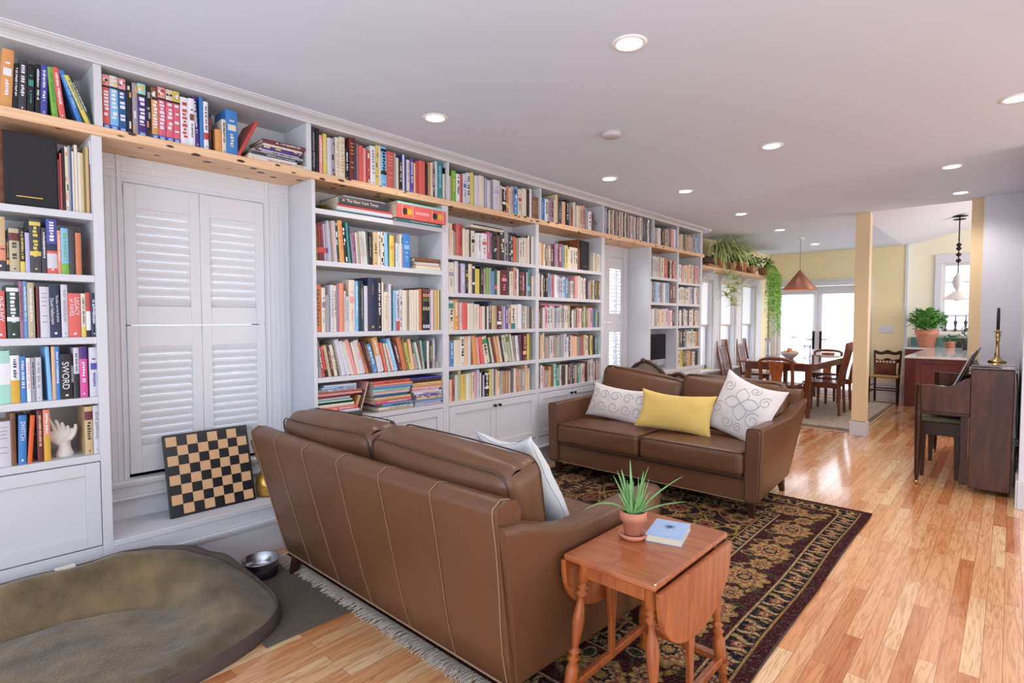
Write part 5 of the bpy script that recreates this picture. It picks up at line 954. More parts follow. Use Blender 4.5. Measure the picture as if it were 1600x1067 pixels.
# field: scattered blossoms, leaves and vines on dark ground
fld = D >= .542
rs = np.random.RandomState(4)
for k in range(14):
    ph = rs.uniform(0, 6); fr = rs.uniform(5, 9); off = rs.uniform(.5, Ht - .5); setm(fld & (np.abs(Y - off - .12 * np.sin(X * fr + ph)) < .008), 'olive')
    off = rs.uniform(.5, Wd - .5); setm(fld & (np.abs(X - off - .12 * np.sin(Y * fr + ph)) < .007), 'gold')
pts = []
for k in range(900):
    cx, cy = rs.uniform(.55, Wd - .55), rs.uniform(.55, Ht - .55); r0 = rs.uniform(.035, .10)
    if all(math.hypot(cx - a, cy - b_) > (r0 + c_) * 1.02 for a, b_, c_ in pts): pts.append((cx, cy, r0))
    if len(pts) > 110: break
for cx, cy, r0 in pts:
    ix = slice(max(0, int((cx - r0 * 1.4) / Wd * nx)), int((cx + r0 * 1.4) / Wd * nx)); iy = slice(max(0, int((cy - r0 * 1.4) / Ht * ny)), int((cy + r0 * 1.4) / Ht * ny))
    xs = X[ix, iy] - cx; ys = Y[ix, iy] - cy; r = np.hypot(xs, ys) / r0; th = np.arctan2(ys, xs) + rs.uniform(0, 3); n_ = rs.choice((5, 6, 8)); lob = 1 + .16 * np.cos(n_ * th)
    sub = img[ix, iy]; F = fld[ix, iy]
    c1, c2, c3 = rs.permutation(['gold', 'tan', 'rose', 'grn', 'olive'])[:3]
    sub[F & (r < lob)] = LC[c1]; sub[F & (r < lob * .72)] = LC['dk'] if rs.rand() < .5 else LC[c3]; sub[F & (r < lob * .56)] = LC[c2]; sub[F & (r < lob * .25)] = LC['mar']
# pile variation
img *= (1 + .12 * rs.randn(nx + 1, ny + 1, 1)); img = np.clip(img, 0, 1)
wav = .006 * np.sin(Y * 5) * (X / Wd) ** 4
P = np.stack([RX0 + X + wav, RY0 + Y, .009 + 0 * X + .0008 * rs.randn(nx + 1, ny + 1)], -1).reshape(-1, 3)
me = bpy.data.meshes.new('persian_rug'); nv = len(P)
I, J = np.meshgrid(np.arange(nx), np.arange(ny), indexing='ij'); a = (I * (ny + 1) + J).ravel()
F = np.stack([a, a + ny + 1, a + ny + 2, a + 1], -1)
me.vertices.add(nv); me.vertices.foreach_set('co', P.ravel()); me.loops.add(F.size); me.loops.foreach_set('vertex_index', F.ravel())
me.polygons.add(len(F)); me.polygons.foreach_set('loop_start', np.arange(0, F.size, 4)); me.polygons.foreach_set('loop_total', np.full(len(F), 4)); me.update(calc_edges=True); me.validate()
ca = me.color_attributes.new('Col', 'FLOAT_COLOR', 'POINT'); ca.data.foreach_set('color', np.concatenate([img.reshape(-1, 3), np.ones((nv, 1))], 1).ravel())
me.polygons.foreach_set('use_smooth', np.ones(len(F), bool))
rug_m = attr_mat('persian_rug_pile', .95, .1, bump=.5, bscale=300); me.materials.append(rug_m)
ro = bpy.data.objects.new('persian_rug', me); C.objects.link(ro); tag(ro, 'dark red and black persian rug with gold floral borders under the sofas', 'rug')
m = MB(); m.box(RX0, RX1, RY0, RY1, .001, .0085); m.build('backing', mat('rug_backing', '#4a3a30', .9), ro)
m = MB(); rng = random.Random(3)
x = RX0
while x < RX1:
    for _ in range(2):
        l = rng.uniform(.045, .08); a = rng.uniform(-.35, .35); xx = x + rng.uniform(-.004, .004); zz = rng.uniform(.004, .012)
        m.tube([(xx, RY0 + .004, .008), (xx + a*l*.4, RY0 - l*.5, zz + .004), (xx + a*l + rng.uniform(-.012, .012), RY0 - l, .004)], [.0042, .0036, .003], 4)
    x += .008
f_ = m.build('fringe', mat('cotton_fringe', '#c2b4a4', .95), ro); f_['kind'] = 'stuff'
# ================================================================== drop-leaf table
t = thing('side_table', 'small reddish wooden drop-leaf table with turned legs in the foreground', 'side table', (2.185, 1.70, 0))
MB().box(-.165, .165, -.275, .275, .54, .56).build('tabletop', cherry_top, t, bevel=.006, seg=3)
for s, mm_ in ((-1, 'L'), (1, 'R')):
    n = 24; poly = []
    for k in range(n + 1):
        a = PI * k / n; poly.append((-.27 * math.cos(a), .535 - .225 * math.sin(a) ** .8))
    poly = [(p[0], p[1]) for p in poly]
    o = MB().prism([(p[0], p[1]) for p in poly], s * .172 - .009, s * .172 + .009, 'x').build('drop_leaf', cherry, t, bevel=.004)
    m = MB(); m.prism([(-.05, .50), (.05, .50), (.035, .40), (.016, .22), (.014, .085), (-.014, .085), (-.016, .22), (-.035, .40)], s * .150 - .008, s * .150 + .008, 'x')
    m.build('leaf_bracket', cherry, t, bevel=.003)
MB().box(-.13, .13, -.225, .225, .475, .54).build('apron', cherry, t, bevel=.003)
lp = [(.022, .54), (.022, .462), (.012, .455), (.022, .445), (.012, .435), (.023, .424), (.012, .412), (.011, .40), (.017, .37), (.021, .33), (.017, .28), (.012, .24), (.010, .236), (.022, .226), (.011, .215), (.023, .203), (.013, .192), (.022, .17), (.022, .13)]
lp += [(.021, .09), (.012, .086), (.021, .075), (.012, .064), (.020, .053), (.012, .043), (.016, .02), (.012, 0)]
for sx in (-1, 1):
    for sy in (-1, 1):
        m = MB()
        secs = []
        for r, z in lp:
            k = (1 - z / .54); cx = sx * (.118 + .045 * k); cy = sy * (.21 + .05 * k)
            secs.append([(cx + r * math.cos(2*PI*q/14), cy + r * math.sin(2*PI*q/14), z) for q in range(14)])
        m.loft(secs[::-1]); m.build('leg', cherry, t)
m = MB()
for s in (-1, 1):
    m.box(s*.155 - .012, s*.155 + .012, -.25, .25, .085, .113); 
m.box(-.155, .155, -.262, -.238, .085, .113).box(-.155, .155, .238, .262, .085, .113).build('stretcher', cherry, t, bevel=.005)
# aloe
t = thing('potted_aloe', 'green aloe in a terracotta pot on the drop-leaf table', 'plant', (2.123, 1.695, .5605))
terra = mat('terracotta', '#c98468', .75, var=.1, vscale=12, bump=.1); soil = mat('potting_soil', '#3a2a20', .95, bump=.6, bscale=120)
MB().lathe([(.0005, 0), (.036, 0), (.048, .010), (.052, .020), (.047, .021), (.036, .006), (.0005, .006)], 36).build('saucer', terra, t)
MB().lathe([(.0005, .007), (.030, .007), (.0385, .066), (.046, .067), (.0475, .098), (.043, .099), (.039, .085), (.0005, .085)], 36).build('pot', terra, t)
MB().lathe([(.0005, .090), (.030, .089), (.0395, .086)], 20, cap=False).build('soil', soil, t)
alo = mat('aloe_green', '#7fae6a', .45, var=.2, vscale=40)
m = MB(); rng = random.Random(12)
def blade(m, base, az, ln, lean, curl, wd, n=9):
    p = Vector(base); th = lean; secs = []
    for i in range(n + 1):
        k = i / n; w_ = wd * (1 - k) ** .75 + .0006
        dirv = Vector((math.sin(th) * math.cos(az), math.sin(th) * math.sin(az), math.cos(th)))
        sd = Vector((-math.sin(az), math.cos(az), 0)); up_ = dirv.cross(sd)
        secs.append([tuple(p + sd * w_ * a + up_ * w_ * b) for a, b in ((-1, .25), (-.5, -.25), (0, -.4), (.5, -.25), (1, .25), (.5, .18), (0, .1), (-.5, .18))])
        p += dirv * ln / n; th += curl / n
    m.loft(secs)
SPEC = [(-2.35, .19, .85, 1.55, .010), (1.05 - .35, .21, .72, .35, .009), (.35, .18, 1.05, .35, .010), (2.3, .18, .30, -.05, .008), (-1.9, .17, .45, .1, .010), (.9, .17, .15, .25, .009), (-.5, .13, .9, .2, .010), (2.9, .12, .6, .2, .009)]
for az, ln, le, cu, wd in SPEC: blade(m, (.012 * math.cos(az), .012 * math.sin(az), .088), az, ln, le, cu, wd)
for k in range(34): 
    az = rng.uniform(0, 2*PI); blade(m, (.018 * math.cos(az), .018 * math.sin(az), .088), az, rng.uniform(.08, .15), rng.uniform(.05, .6), rng.uniform(-.25, .2), rng.uniform(.007, .010))
m.build('leaves', alo, t)
t = thing('paperback', 'pale blue paperback lying behind the aloe pot on the drop-leaf table', 'book', (2.205, 1.80, .5605), R(14))
m = MB().box(-.062, .062, -.085, .085, .0215, .0235).box(-.062, .062, -.085, .085, 0, .0015); m.build('cover', mat('pale_blue_cover', '#a4c0e6', .35), t)
MB().box(-.060, .060, -.083, .083, .0015, .0215).build('pages', page_m, t)
m = MB(); 
for k in range(9):
    a = k * 2 * PI / 9; m.tube([(0, .02, .0238), (.022 * math.cos(a), .02 + .028 * math.sin(a), .0238)], [.0022, .0006], 4)
m.build('cover_picture', mat('dark_blue_ink', '#35507a', .5), t)
# ================================================================== dog bed, mat, bowl
plush = mat('olive_plush', '#6e5d42', .95, sheen=.3, var=.5, vscale=6, bump=.6, bscale=90); bedside = mat('brown_canvas', '#5a4c46', .85, bump=.2, bscale=300)
BX, BY, AX, AY = .49, .12, .45, .94    # centre and half sizes
def rmax(a): return lerp(1.03, .93, sst(.0, -.6, math.cos(a)))
def bed_pt(a, r):
    e = .62
    c, s = math.cos(a), math.sin(a); x = math.copysign(abs(c) ** e, c); y = math.copysign(abs(s) ** (e + .12), s)
    return BX + AX * x * r, BY + AY * y * r
def bed_h(a, r):
    x, y = bed_pt(a, r)
    back = sst(.2, -.55, math.cos(a)) * 1.0            # the wall-side edge stands up
    endr = max(0, math.sin(a)) ** 3
    amp = .19 * back * (1 - .45 * sst(.55, 1.0, math.sin(a))) + .045 * endr
    g = sst(.66, .80, r) * (1 - .25 * sst(.86, 1, r))
    inner = .085 - .03 * math.exp(-((r - .66) / .05) ** 2) * back + .012 * math.cos(r * 4)
    h_ = inner + amp * g
    h_ += .016 * nz(x*4, y*4, 1.3) * (1 - .3 * g) + .005 * nz(x*14, y*14, 2) + .012 * g * nz(a * 7, r * 3, 5)
    if r > .86: h_ = lerp(h_, .052, sst(.86, 1.04, r) * (1 - back) ** .7)
    return x, y, max(h_, .05)
t = thing('dog_bed', 'large oval olive plush dog bed with brown canvas sides on the floor', 'dog bed', (0, 0, 0))
m = MB(); m.grid(lambda u, v: bed_h(2*PI*u, (rmax(2*PI*u) + .005) * v), 120, 46, cu=True)
m.build('plush_top', plush, t)
m = MB()
def sidef(u, v):
    a = 2*PI*u; rm = rmax(a); x, y, z = bed_h(a, rm)
    PR = ((.935, 1.0, 0), (.955, 1.0, .012), (.985, .98, .012), (1.015, .80, 0), (1.035, .45, 0), (1.03, .2, 0), (1.0, 0, 0))
    q = v * 6; i = min(5, int(q)); t_ = q - i; k, zz, dz = [lerp(PR[i][j], PR[i+1][j], t_) for j in range(3)]
    k = rm + (k - .935) * lerp(.25, 1.0, (1.03 - rm) / .10) + .007 * nz(a*4, v*2, 3) * v; xx, yy = bed_pt(a, k)
    return (max(xx, .03), yy, z * zz + dz + .012 * nz(a*5, v*3, 7) * math.sin(PI*v) + .001)
m.grid(sidef, 120, 18, cu=True, flip=True); m.build('canvas_side', bedside, t)
MB().tube([(lambda q: (q[0], q[1], q[2] + .002))(bed_h(2*PI*k/120, rmax(2*PI*k/120))) for k in range(120)], .004, 6, closed=True).build('piping', bedside, t)
m = MB(); m.T = xform((.098, .42, .250), ry=R(-62), rz=R(3)); m.box(-.0015, .0015, -.035, .035, -.016, .022); m.build('label_patch', mat('woven_label', '#cfc8bc', .8), t)
tag(MB().box(.17, .90, .93, 1.375, .0005, .006).build('floor_mat', mat('brown_utility_mat', '#6d6154', .95, var=.3, vscale=150, bump=.5, bscale=250), bevel=.002), 'flat grey-brown ribbed mat under the steel bowl', 'mat')
steel = mat('brushed_steel', '#b8b8bc', .28, metal=1)
t = thing('dog_bowl', 'stainless steel water bowl with dark rubber base on the mat', 'bowl', (.245, 1.185, .0065))
MB().lathe([(.0005, .02), (.075, .022), (.082, .04), (.090, .085), (.094, .087), (.093, .083), (.088, .05), (.086, .045)], 40, cap=False).build('bowl', steel, t)
MB().lathe([(.0005, 0), (.078, 0), (.084, .01), (.089, .052), (.087, .054), (.0005, .054)][:5], 40, cap=False).build('rubber_base', mat('dark_rubber', '#23262c', .6), t)
MB().lathe([(.0005, .060), (.085, .060)], 32, cap=False).build('water', glass, t)
# ================================================================== chess board, brass jar
t = thing('chess_board', 'black and tan chess board leaning on the window sill above the window seat', 'chess board', (-.115, .882, .2915))
t.rotation_euler = (0, R(-15.5), 0)
sq = MB(); bkc = mat('board_black', '#1f2023', .35); tan_ = mat('board_maple', '#d9ac80', .4)
MB().box(-.018, 0, 0, .435, 0, .435).build('board', bkc, t, bevel=.002)
m1 = MB()
for i in range(8):
    for j in range(8):
        if (i + j) % 2: m1.box(0, .0012, .0125 + i*.05125, .0125 + (i+1)*.05125, .0125 + j*.05125, .0125 + (j+1)*.05125)
o = m1.build('light_squares', tan_, t)
tag(MB().lathe([(.0005, 0), (.055, 0), (.062, .02), (.066, .07), (.060, .11), (.046, .128), (.046, .14), (.042, .14), (.040, .125)], 28).build('brass_jar', mat('hammered_brass', '#b98d44', .3, metal=.8, bump=.6, bscale=30, var=.3, vscale=25), loc=(-.15, 1.40, .2905)), 'squat amber brass jar on the window seat behind the sofa', 'jar')
# ================================================================== carved french chair behind far sofa
t = thing('french_chair', 'carved walnut chair with cane back showing behind the far sofa', 'chair', (.665, 4.86, 0), 0)
m = MB(); cw = mat('carved_walnut', '#4a3026', .35, var=.3, vscale=30); 
CX = [-.43, -.36, -.25, -.16, -.08, -.012, .06, .13, .20, .275]; CZ = [.76, .86, .925, .905, .855, .785, .80, .82, .79, .705]
def crest(k):
    x = -.43 + .705 * k
    return (x, 0, float(np.interp(x, CX, CZ)))
m.tube([crest(k/40) for k in range(41)], [.014 + .008 * abs(math.sin(k * .8)) for k in range(41)], 8)
m.lathe([(.0005, -.02), (.03, -.015), (.02, .02), (.0005, .028)], 10, (-.25, -.01, .925)); m.tube([(-.43, 0, .77), (-.44, .02, .5), (-.38, .02, .44)], .02); m.tube([(.275, 0, .705), (.32, .02, .55), (.30, .02, .44)], .02)
m.tube([(-.40, .01, .46), (.31, .01, .46)], .018)
m.build('back_frame', cw, t)
m = MB(); pts = [crest(k/30) for k in range(31)]
m.prism([(-.40, .46)] + [(p[0], p[2] - .01) for p in pts[1:-1]] + [(.30, .46)], .0, .006, 'y'); m.build('cane_back', mat('woven_cane', '#a08c78', .8, bump=.6, bscale=200), t)
MB().box(-.40, .30, .03, .50, .36, .44).build('seat', mat('faded_upholstery', '#8c7a6a', .9), t, bevel=.03, seg=3)
for sx in (-.36, .26):
    for y in (.02, .46): MB().tube([(sx, y, .36), (sx * 1.03, y + .01, .2), (sx, y, 0)], [.026, .018, .014], 10).build('leg', cw, t)
# ================================================================== dining area
m = MB(); 
t = thing('dining_table', 'reddish brown rectangular dining table with straight legs', 'dining table', (.71, 8.95, 0))
MB().box(-.50, .50, -1.02, 1.02, .725, .75).build('tabletop', wood('table_top_cherry', '#9a5a38', '#7c4228', .15, 4, (8, 1, 8), coat=.7), t, bevel=.005)
MB().box(-.42, .42, -.92, .92, .63, .725).build('apron', table_w, t, bevel=.003)
for sx in (-1, 1):
    for sy in (-1, 1):
        MB().loft([[(sx*.39 + a*r, sy*.88 + b*r, z) for a, b in ((-1,-1),(1,-1),(1,1),(-1,1))] for z, r in ((0, .024), (.55, .036), (.725, .036))], False).build('leg', table_w, t, bevel=.004)
def slat_chair(name, label, loc, rz, splat=False):
    """faces local +y... seat front at +y, back at -y"""
    t = thing(name, label, 'chair', loc, rz, 'dining chairs')
    hb = 1.0 if not splat else .775
    def bx(z):   # back post y at height z
        return -.21 - .10 * sst(.4, 1.05, z) - .02 * sst(.4, 0, z)
    for s in (-1, 1):
        m = MB(); secs = []
        for z in ([0, .15, .3, .45, .6, .75, .9, hb] if not splat else [0, .15, .3, .45, .6, .7, hb]):
            w_ = .02; x = s * (.19 + .012 * (z / hb)); secs.append([(x + a*w_, bx(z) + b*.017, z) for a, b in ((-1,-1),(1,-1),(1,1),(-1,1))])
        m.loft(secs, False); m.build('back_leg', table_w, t, bevel=.004)
        MB().loft([[(s*.20 + a*r, .20 + b*r, z) for a, b in ((-1,-1),(1,-1),(1,1),(-1,1))] for z, r in ((0, .015), (.42, .021))], False).build('front_leg', table_w, t, bevel=.003)
    m = MB(); m.box(-.225, .225, -.215, .235, .435, .46); m.build('seat', table_w, t, bevel=.010, seg=3)
    MB().box(-.20, .20, -.20, -.185, .38, .435).box(-.20, .20, .19, .21, .38, .435).box(-.21, -.19, -.2, .2, .38, .435).box(.19, .21, -.2, .2, .38, .435).build('seat_rail', table_w, t)
    m = MB()
    if not splat:
        for k in range(5):
            x = -.12 + .06 * k; m.loft([[(x + a*.014, bx(z) + b*.006 - .012 * math.sin(PI * (z-.46)/.46), z) for a, b in ((-1,-1),(1,-1),(1,1),(-1,1))] for z in (.46, .6, .75, .92)], False)
        m.build('back_slat', table_w, t)
        m = MB(); m.loft([[(x, bx(.95) - .02 * (1 - (x/.2) ** 2) + b*.010, z + .012 * (1 - (x/.2) ** 2) * (1 if z > .95 else 0)) for b, z in ((-1, .90), (1, .90), (1, hb + .01), (-1, hb + .01))] for x in (-.20, -.12, -.04, .04, .12, .20)], False); m.build('top_rail', table_w, t, bevel=.004)
    else:
        m.loft([[(a * w_, bx(z) + b*.008, z) for a, b in ((-1,-1),(1,-1),(1,1),(-1,1))] for z, w_ in ((.46, .06), (.55, .065), (.66, .085), (.77, .10))], False); m.build('splat', cherry, t, bevel=.003)
        m = MB(); m.tube([(x, bx(.78) + .004, .765 + .04 * (1 - (x/.215) ** 4)) for x in [-.215 + .43*k/16 for k in range(17)]], [.018 + .008 * (1 - abs(k - 8)/8) for k in range(17)], 8); m.build('top_rail', table_w, t)
        pass
    return t
slat_chair('dining_chair', 'curved-back dining chair with wide centre splat at the near end of the table', (.78, 8.02, 0), 0, True)
slat_chair('dining_chair', 'low round-backed dining chair at the far end of the table by the doors', (.80, 10.22, 0), PI, True)
slat_chair('dining_chair', 'tall slat-back dining chair, nearer of the two on the window side', (.02, 8.62, 0), R(-90))
slat_chair('dining_chair', 'tall slat-back dining chair, farther of the two on the window side', (.02, 9.45, 0), R(-90))
slat_chair('dining_chair', 'tall slat-back dining chair, nearer of the two on the post side of the table', (1.14, 8.72, 0), R(92))
slat_chair('dining_chair', 'tall slat-back dining chair, farther of the two on the post side of the table', (1.16, 9.42, 0), R(88))
t = thing('fruit_bowl', 'white bowl of onions and oranges on the dining table', 'bowl', (.68, 8.72, .7505))
MB().lathe([(.0005, 0), (.05, 0), (.055, .012), (.11, .06), (.125, .105), (.118, .105), (.10, .055), (.045, .018), (.0005, .016)], 28).build('bowl', mat('glazed_ceramic', '#c9c0bc', .3), t)
for i, (x, y, z, r, c) in enumerate(((-.05, -.03, .085, .04, '#d58a4a'), (.04, -.04, .09, .038, '#d9a06a'), (.0, .05, .088, .042, '#c9783f'), (.065, .03, .088, .036, '#dcae84'), (-.06, .04, .085, .035, '#e0b48c'), (0, 0, .13, .036, '#d5935c'))):
    o = MB().lathe([(r * math.sin(PI*k/10) + .0004, -r * math.cos(PI*k/10)) for k in range(11)], 14).build('fruit', mat('fruit_%d' % i, c, .5), loc=(.68 + x, 8.72 + y, .7505 + z)); tag(o, ('round orange fruit at the left of the bowl', 'round tan onion near the front of the bowl', 'deep orange fruit at the back of the bowl', 'pale onion at the right of the bowl', 'pale peach onion at the back left of the bowl', 'orange fruit on top of the bowl pile')[i], 'fruit', 'fruit in the bowl')
gl = mat('clear_glass', '#f4f8ff', .03, trans=.9, spec=.6); gl.node_tree.nodes['Principled BSDF'].inputs['IOR'].default_value = 1.1
for lab, x, y, r, h in (('tall clear glass vase left of the fruit bowl', .40, 8.62, .04, .30), ('clear glass jug right of the fruit bowl', .86, 8.95, .055, .2), ('slim clear glass bottle just behind the fruit bowl', .62, 9.15, .03, .32), ('low wide clear glass dish left of the fruit bowl', .50, 8.48, .10, .05)):
    tag(MB().lathe([(.0005, 0), (r * .8, 0), (r, h * .25), (r * .8, h * .7), (r * .95, h), (r * .9, h), (r * .74, h * .7), (r * .93, h * .25), (r * .7, .006), (.0005, .006)], 20).build('glass_vessel', gl, loc=(x, y, .7505)), lab, 'glass', 'glassware on the dining table')
# dining rug
drm = bpy.data.materials.new('faded_floral_rug'); drm.use_nodes = True; nt = drm.node_tree; L = nt.links; b = nt.nodes['Principled BSDF']; b.inputs['Roughness'].default_value = .95
tc = N('ShaderNodeTexCoord'); v1 = N('ShaderNodeTexVoronoi', feature='DISTANCE_TO_EDGE'); v1.inputs['Scale'].default_value = 4.5; n1 = N('ShaderNodeTexNoise'); n1.inputs['Scale'].default_value = 7; n1.inputs['Distortion'].default_value = 2.5
L.new(tc.outputs['Object'], v1.inputs[0]); L.new(tc.outputs['Object'], n1.inputs['Vector'])
c1 = N('ShaderNodeValToRGB'); 
for i, (p, c) in enumerate(((0.36, '#b9ad98'), (.44, '#8c7f72'), (.5, '#cbbfa8'), (.58, '#a08a78'), (.66, '#d0c6b2'))):
    e = c1.color_ramp.elements[i] if i < 2 else c1.color_ramp.elements.new(p); e.position = p; e.color = srgb(c)
L.new(n1.outputs[0], c1.inputs[0]); L.new(c1.outputs[0], b.inputs['Base Color'])
m = MB(); m.box(-.10, 1.72, 7.62, 10.40, .001, .007); o = m.build('dining_rug', drm); tag(o, 'pale faded floral rug under the dining table', 'rug')
bdm = mat('rug_border_brown', '#7c6656', .95, var=.3, vscale=14)
m = MB().box(-.16, 1.78, 7.42, 7.62, .001, .0072).box(-.16, 1.78, 10.40, 10.56, .001, .0072).box(-.16, -.10, 7.62, 10.4, .001, .0072).box(1.72, 1.78, 7.62, 10.4, .001, .0072); m.build('border', bdm, o)
MB().box(-.18, 1.80, 7.39, 7.42, .001, .005).box(1.78, 1.80, 7.42, 10.56, .001, .006).build('edging', mat('rug_edge', '#c8b28e', .9), o)
# pendant
cop = mat('brushed_copper', '#a06a56', .45, metal=.5)
t = thing('pendant_lamp', 'copper cone pendant lamp hanging over the dining table', 'lamp', (.765, 8.85, 0))
MB().lathe([(.232, 1.765), (.235, 1.768), (.02, 2.04), (.012, 2.055), (.010, 2.055), (.016, 2.035), (.228, 1.768)], 40, cap=False).build('lamp_shade', cop, t)
MB().tube([(0, 0, 2.05), (0, 0, 2.51)], .004, 6).build('chain', mat('pendant_chain', '#8a8480', .5, metal=.4), t)
MB().lathe([(.0005, 2.505), (.05, 2.51), (.055, 2.53)], 24, cap=False).build('ceiling_rose', trim_m, t)
MB().lathe([(.0005, 1.79), (.03, 1.80), (.035, 1.83), (.02, 1.87), (.0005, 1.88)], 16).build('bulb', mat('warm_bulb', '#fff0d8', .5, emit='#ffd9a8', estr=6), t)
l = bpy.data.lights.new('pendant_glow', 'POINT'); l.energy = 7; l.color = (1, .8, .6); l.shadow_soft_size = .04; lo = bpy.data.objects.new('pendant_glow', l); C.objects.link(lo); lo.location = (.765, 8.85, 1.775)
# plant shelf
t = thing('plant_shelf', 'pale wood plank shelf on white brackets above the dining windows', 'shelf', (-.28, 7.25, 2.05))
MB().box(-.02, .26, .0, 2.95, -.02, .02).build('plank', oak_rail, t, bevel=.003)
for y in (.55, 1.22, 2.15):
    MB().prism([(-.018, -.02), (.20, -.02), (.19, -.05), (.10, -.06), (.035, -.12), (.02, -.22), (-.018, -.25)], y - .015, y + .015, 'y').build('bracket', paint_trim, t, bevel=.003)
green1 = mat('spider_plant_green', '#bccb84', .6, var=.25, vscale=20); green2 = mat('dark_leaf_green', '#3f6b2c', .6, var=.35, vscale=30); green3 = mat('fern_green', '#8fbf52', .6, var=.3, vscale=25); green4 = mat('bright_leaf_green', '#5b9a3c', .55, var=.3, vscale=25)
def pot(t, r, h, m_=terra):
    MB().lathe([(.0005, .001), (r * .68, .001), (r * .88, h * .7), (r, h * .72), (r * 1.02, h), (r * .9, h), (r * .86, h * .82), (.0005, h * .82)], 24).build('pot', m_, t)
def strap(m, p, az, ln, lean, curl, wd, n=10):
    p = Vector(p); th = lean; vs = []; 
    for i in range(n + 1):
        k = i / n; w_ = wd * (math.sin(PI * min(1, k*.8 + .2)) ** .6) + .0004
        if i == n: w_ = .0006
        d = Vector((math.sin(th) * math.cos(az), math.sin(th) * math.sin(az), math.cos(th))); sd = Vector((-math.sin(az), math.cos(az), 0)); nn = sd.cross(d)
        vs += [tuple(p - sd * w_ + nn * w_ * .4), tuple(p), tuple(p + sd * w_ + nn * w_ * .4)]
        p += d * ln / n; th = min(PI * .98, th + curl / n)
    fs = []
    for i in range(n):
        a = i*3; fs += [(a, a+1, a+4, a+3), (a+1, a+2, a+5, a+4)]
    m.add(vs, fs, True)
rng = random.Random(21)
t = thing('spider_plant', 'large pale green spider plant spilling from the plant shelf', 'plant', (-.14, 8.05, 2.071))
pot(t, .10, .15)
m = MB()
for k in range(150): strap(m, (rng.uniform(-.03, .03), rng.uniform(-.03, .03), .13), rng.uniform(-1.5, .9), rng.uniform(.40, .82), rng.uniform(.1, .8), rng.uniform(1.9, 3.0), rng.uniform(.007, .012))
for k in range(36): strap(m, (.0, 0, .13), rng.uniform(-1.8, 1.8), rng.uniform(.26, .38), rng.uniform(.05, .6), rng.uniform(.4, 1.2), .006)
m.build('leaves', green1, t)
m = MB()
for q in range(8):
    bx_, by_, bz = .19 + rng.uniform(-.02, .07), rng.uniform(-.18, .14), -.10 - q * .062
    m.tube([(.02, 0, .14), (.12, by_ * .5, .16), (bx_, by_, -.02), (bx_, by_, bz)], .002, 5)
    for k in range(26): strap(m, (bx_, by_, bz), rng.uniform(0, 2*PI), rng.uniform(.10, .20), rng.uniform(.3, 1.4), rng.uniform(.8, 2.0), .007)
m.build('plantlets', green1, t)
def bushy(m, c, r, n, s, rng, sq=1.0):
    for k in range(n):
        a = rng.uniform(0, 2*PI); u = rng.uniform(-1, 1); rr = r * rng.uniform(.55, 1.0)
        p = Vector((c[0] + rr * math.sqrt(1-u*u) * math.cos(a), c[1] + rr * math.sqrt(1-u*u) * math.sin(a), c[2] + rr * u * sq))
        ll = s * rng.uniform(.7, 1.2); az = a + rng.uniform(-.6, .6); th = rng.uniform(.5, 2.0)
        d = Vector((math.sin(th)*math.cos(az), math.sin(th)*math.sin(az), math.cos(th))); sd = Vector((-math.sin(az), math.cos(az), 0)); nn = d.cross(sd)
        m.add([tuple(p), tuple(p + d*ll*.3 + sd*ll*.3 + nn*ll*.08), tuple(p + d*ll*.7 + sd*ll*.28), tuple(p + d*ll - nn*ll*.12), tuple(p + d*ll*.7 - sd*ll*.28), tuple(p + d*ll*.3 - sd*ll*.3 + nn*ll*.08), tuple(p + d*ll*.5)], [(0,1,6),(1,2,6),(2,3,6),(3,4,6),(4,5,6),(5,0,6)], True)
for lab, y, r, pr_, h_ in (('dark leafy plant in a terracotta pot just right of the spider plant', 8.55, .13, .09, .15), ('bushy green plant in the biggest terracotta pot on the plant shelf', 8.95, .16, .11, .17), ('small dark plant in a terracotta pot near the hanging fern', 9.42, .11, .085, .14)):
    t = thing('potted_plant', lab, 'plant', (-.13, y, 2.071), group='pots on the plant shelf'); pot(t, pr_, h_)
    m = MB(); bushy(m, (0, 0, h_ + r * .55), r, 240, .06, rng, .9); m.build('leaves', green2 if y != 8.95 else green4, t)
    MB().lathe([(.0005, 0), (pr_ * .8, 0), (pr_ * .9, .012)], 20, cap=False).build('saucer', mat('dark_saucer', '#4b3a34', .7), t)
t = thing('hanging_fern', 'long trailing bright green plant hanging at the end of the plant shelf', 'plant', (-.10, 9.95, 2.071)); pot(t, .10, .15)
m = MB(); bushy(m, (0, 0, .2), .15, 200, .06, rng, .9)
m.build('crown_leaves', green4, t)
m = MB()
for k in range(95):
    a = rng.uniform(-1.9, 1.9); x = .16 + .05 * math.cos(a); y = .26 * math.sin(a) + rng.uniform(-.08, .08); zb = -rng.uniform(.25, 1.05) * (1 if abs(a) < 1.2 else .7)
    pth = [(.02, y * .2, .16), (x * .7, y * .7, .18), (x, y, .05), (x + rng.uniform(-.02, .02), y + rng.uniform(-.03, .03), zb * .5), (x + rng.uniform(-.02, .03), y + rng.uniform(-.04, .04), zb)]
    m.tube(pth, .0016, 4)
    for q in range(int(26 * abs(zb))):
        f_ = rng.random(); p = Vector(pth[2]).lerp(Vector(pth[4]), f_); az = rng.uniform(0, 2*PI); ll = rng.uniform(.035, .07)
        d = Vector((math.cos(az), math.sin(az), -.5)).normalized(); sd = Vector((-math.sin(az), math.cos(az), 0))
        m.add([tuple(p), tuple(p + d*ll*.5 + sd*ll*.25), tuple(p + d*ll), tuple(p + d*ll*.5 - sd*ll*.25)], [(0, 1, 2, 3)], True)
m.build('trailing_leaves', green3, t)
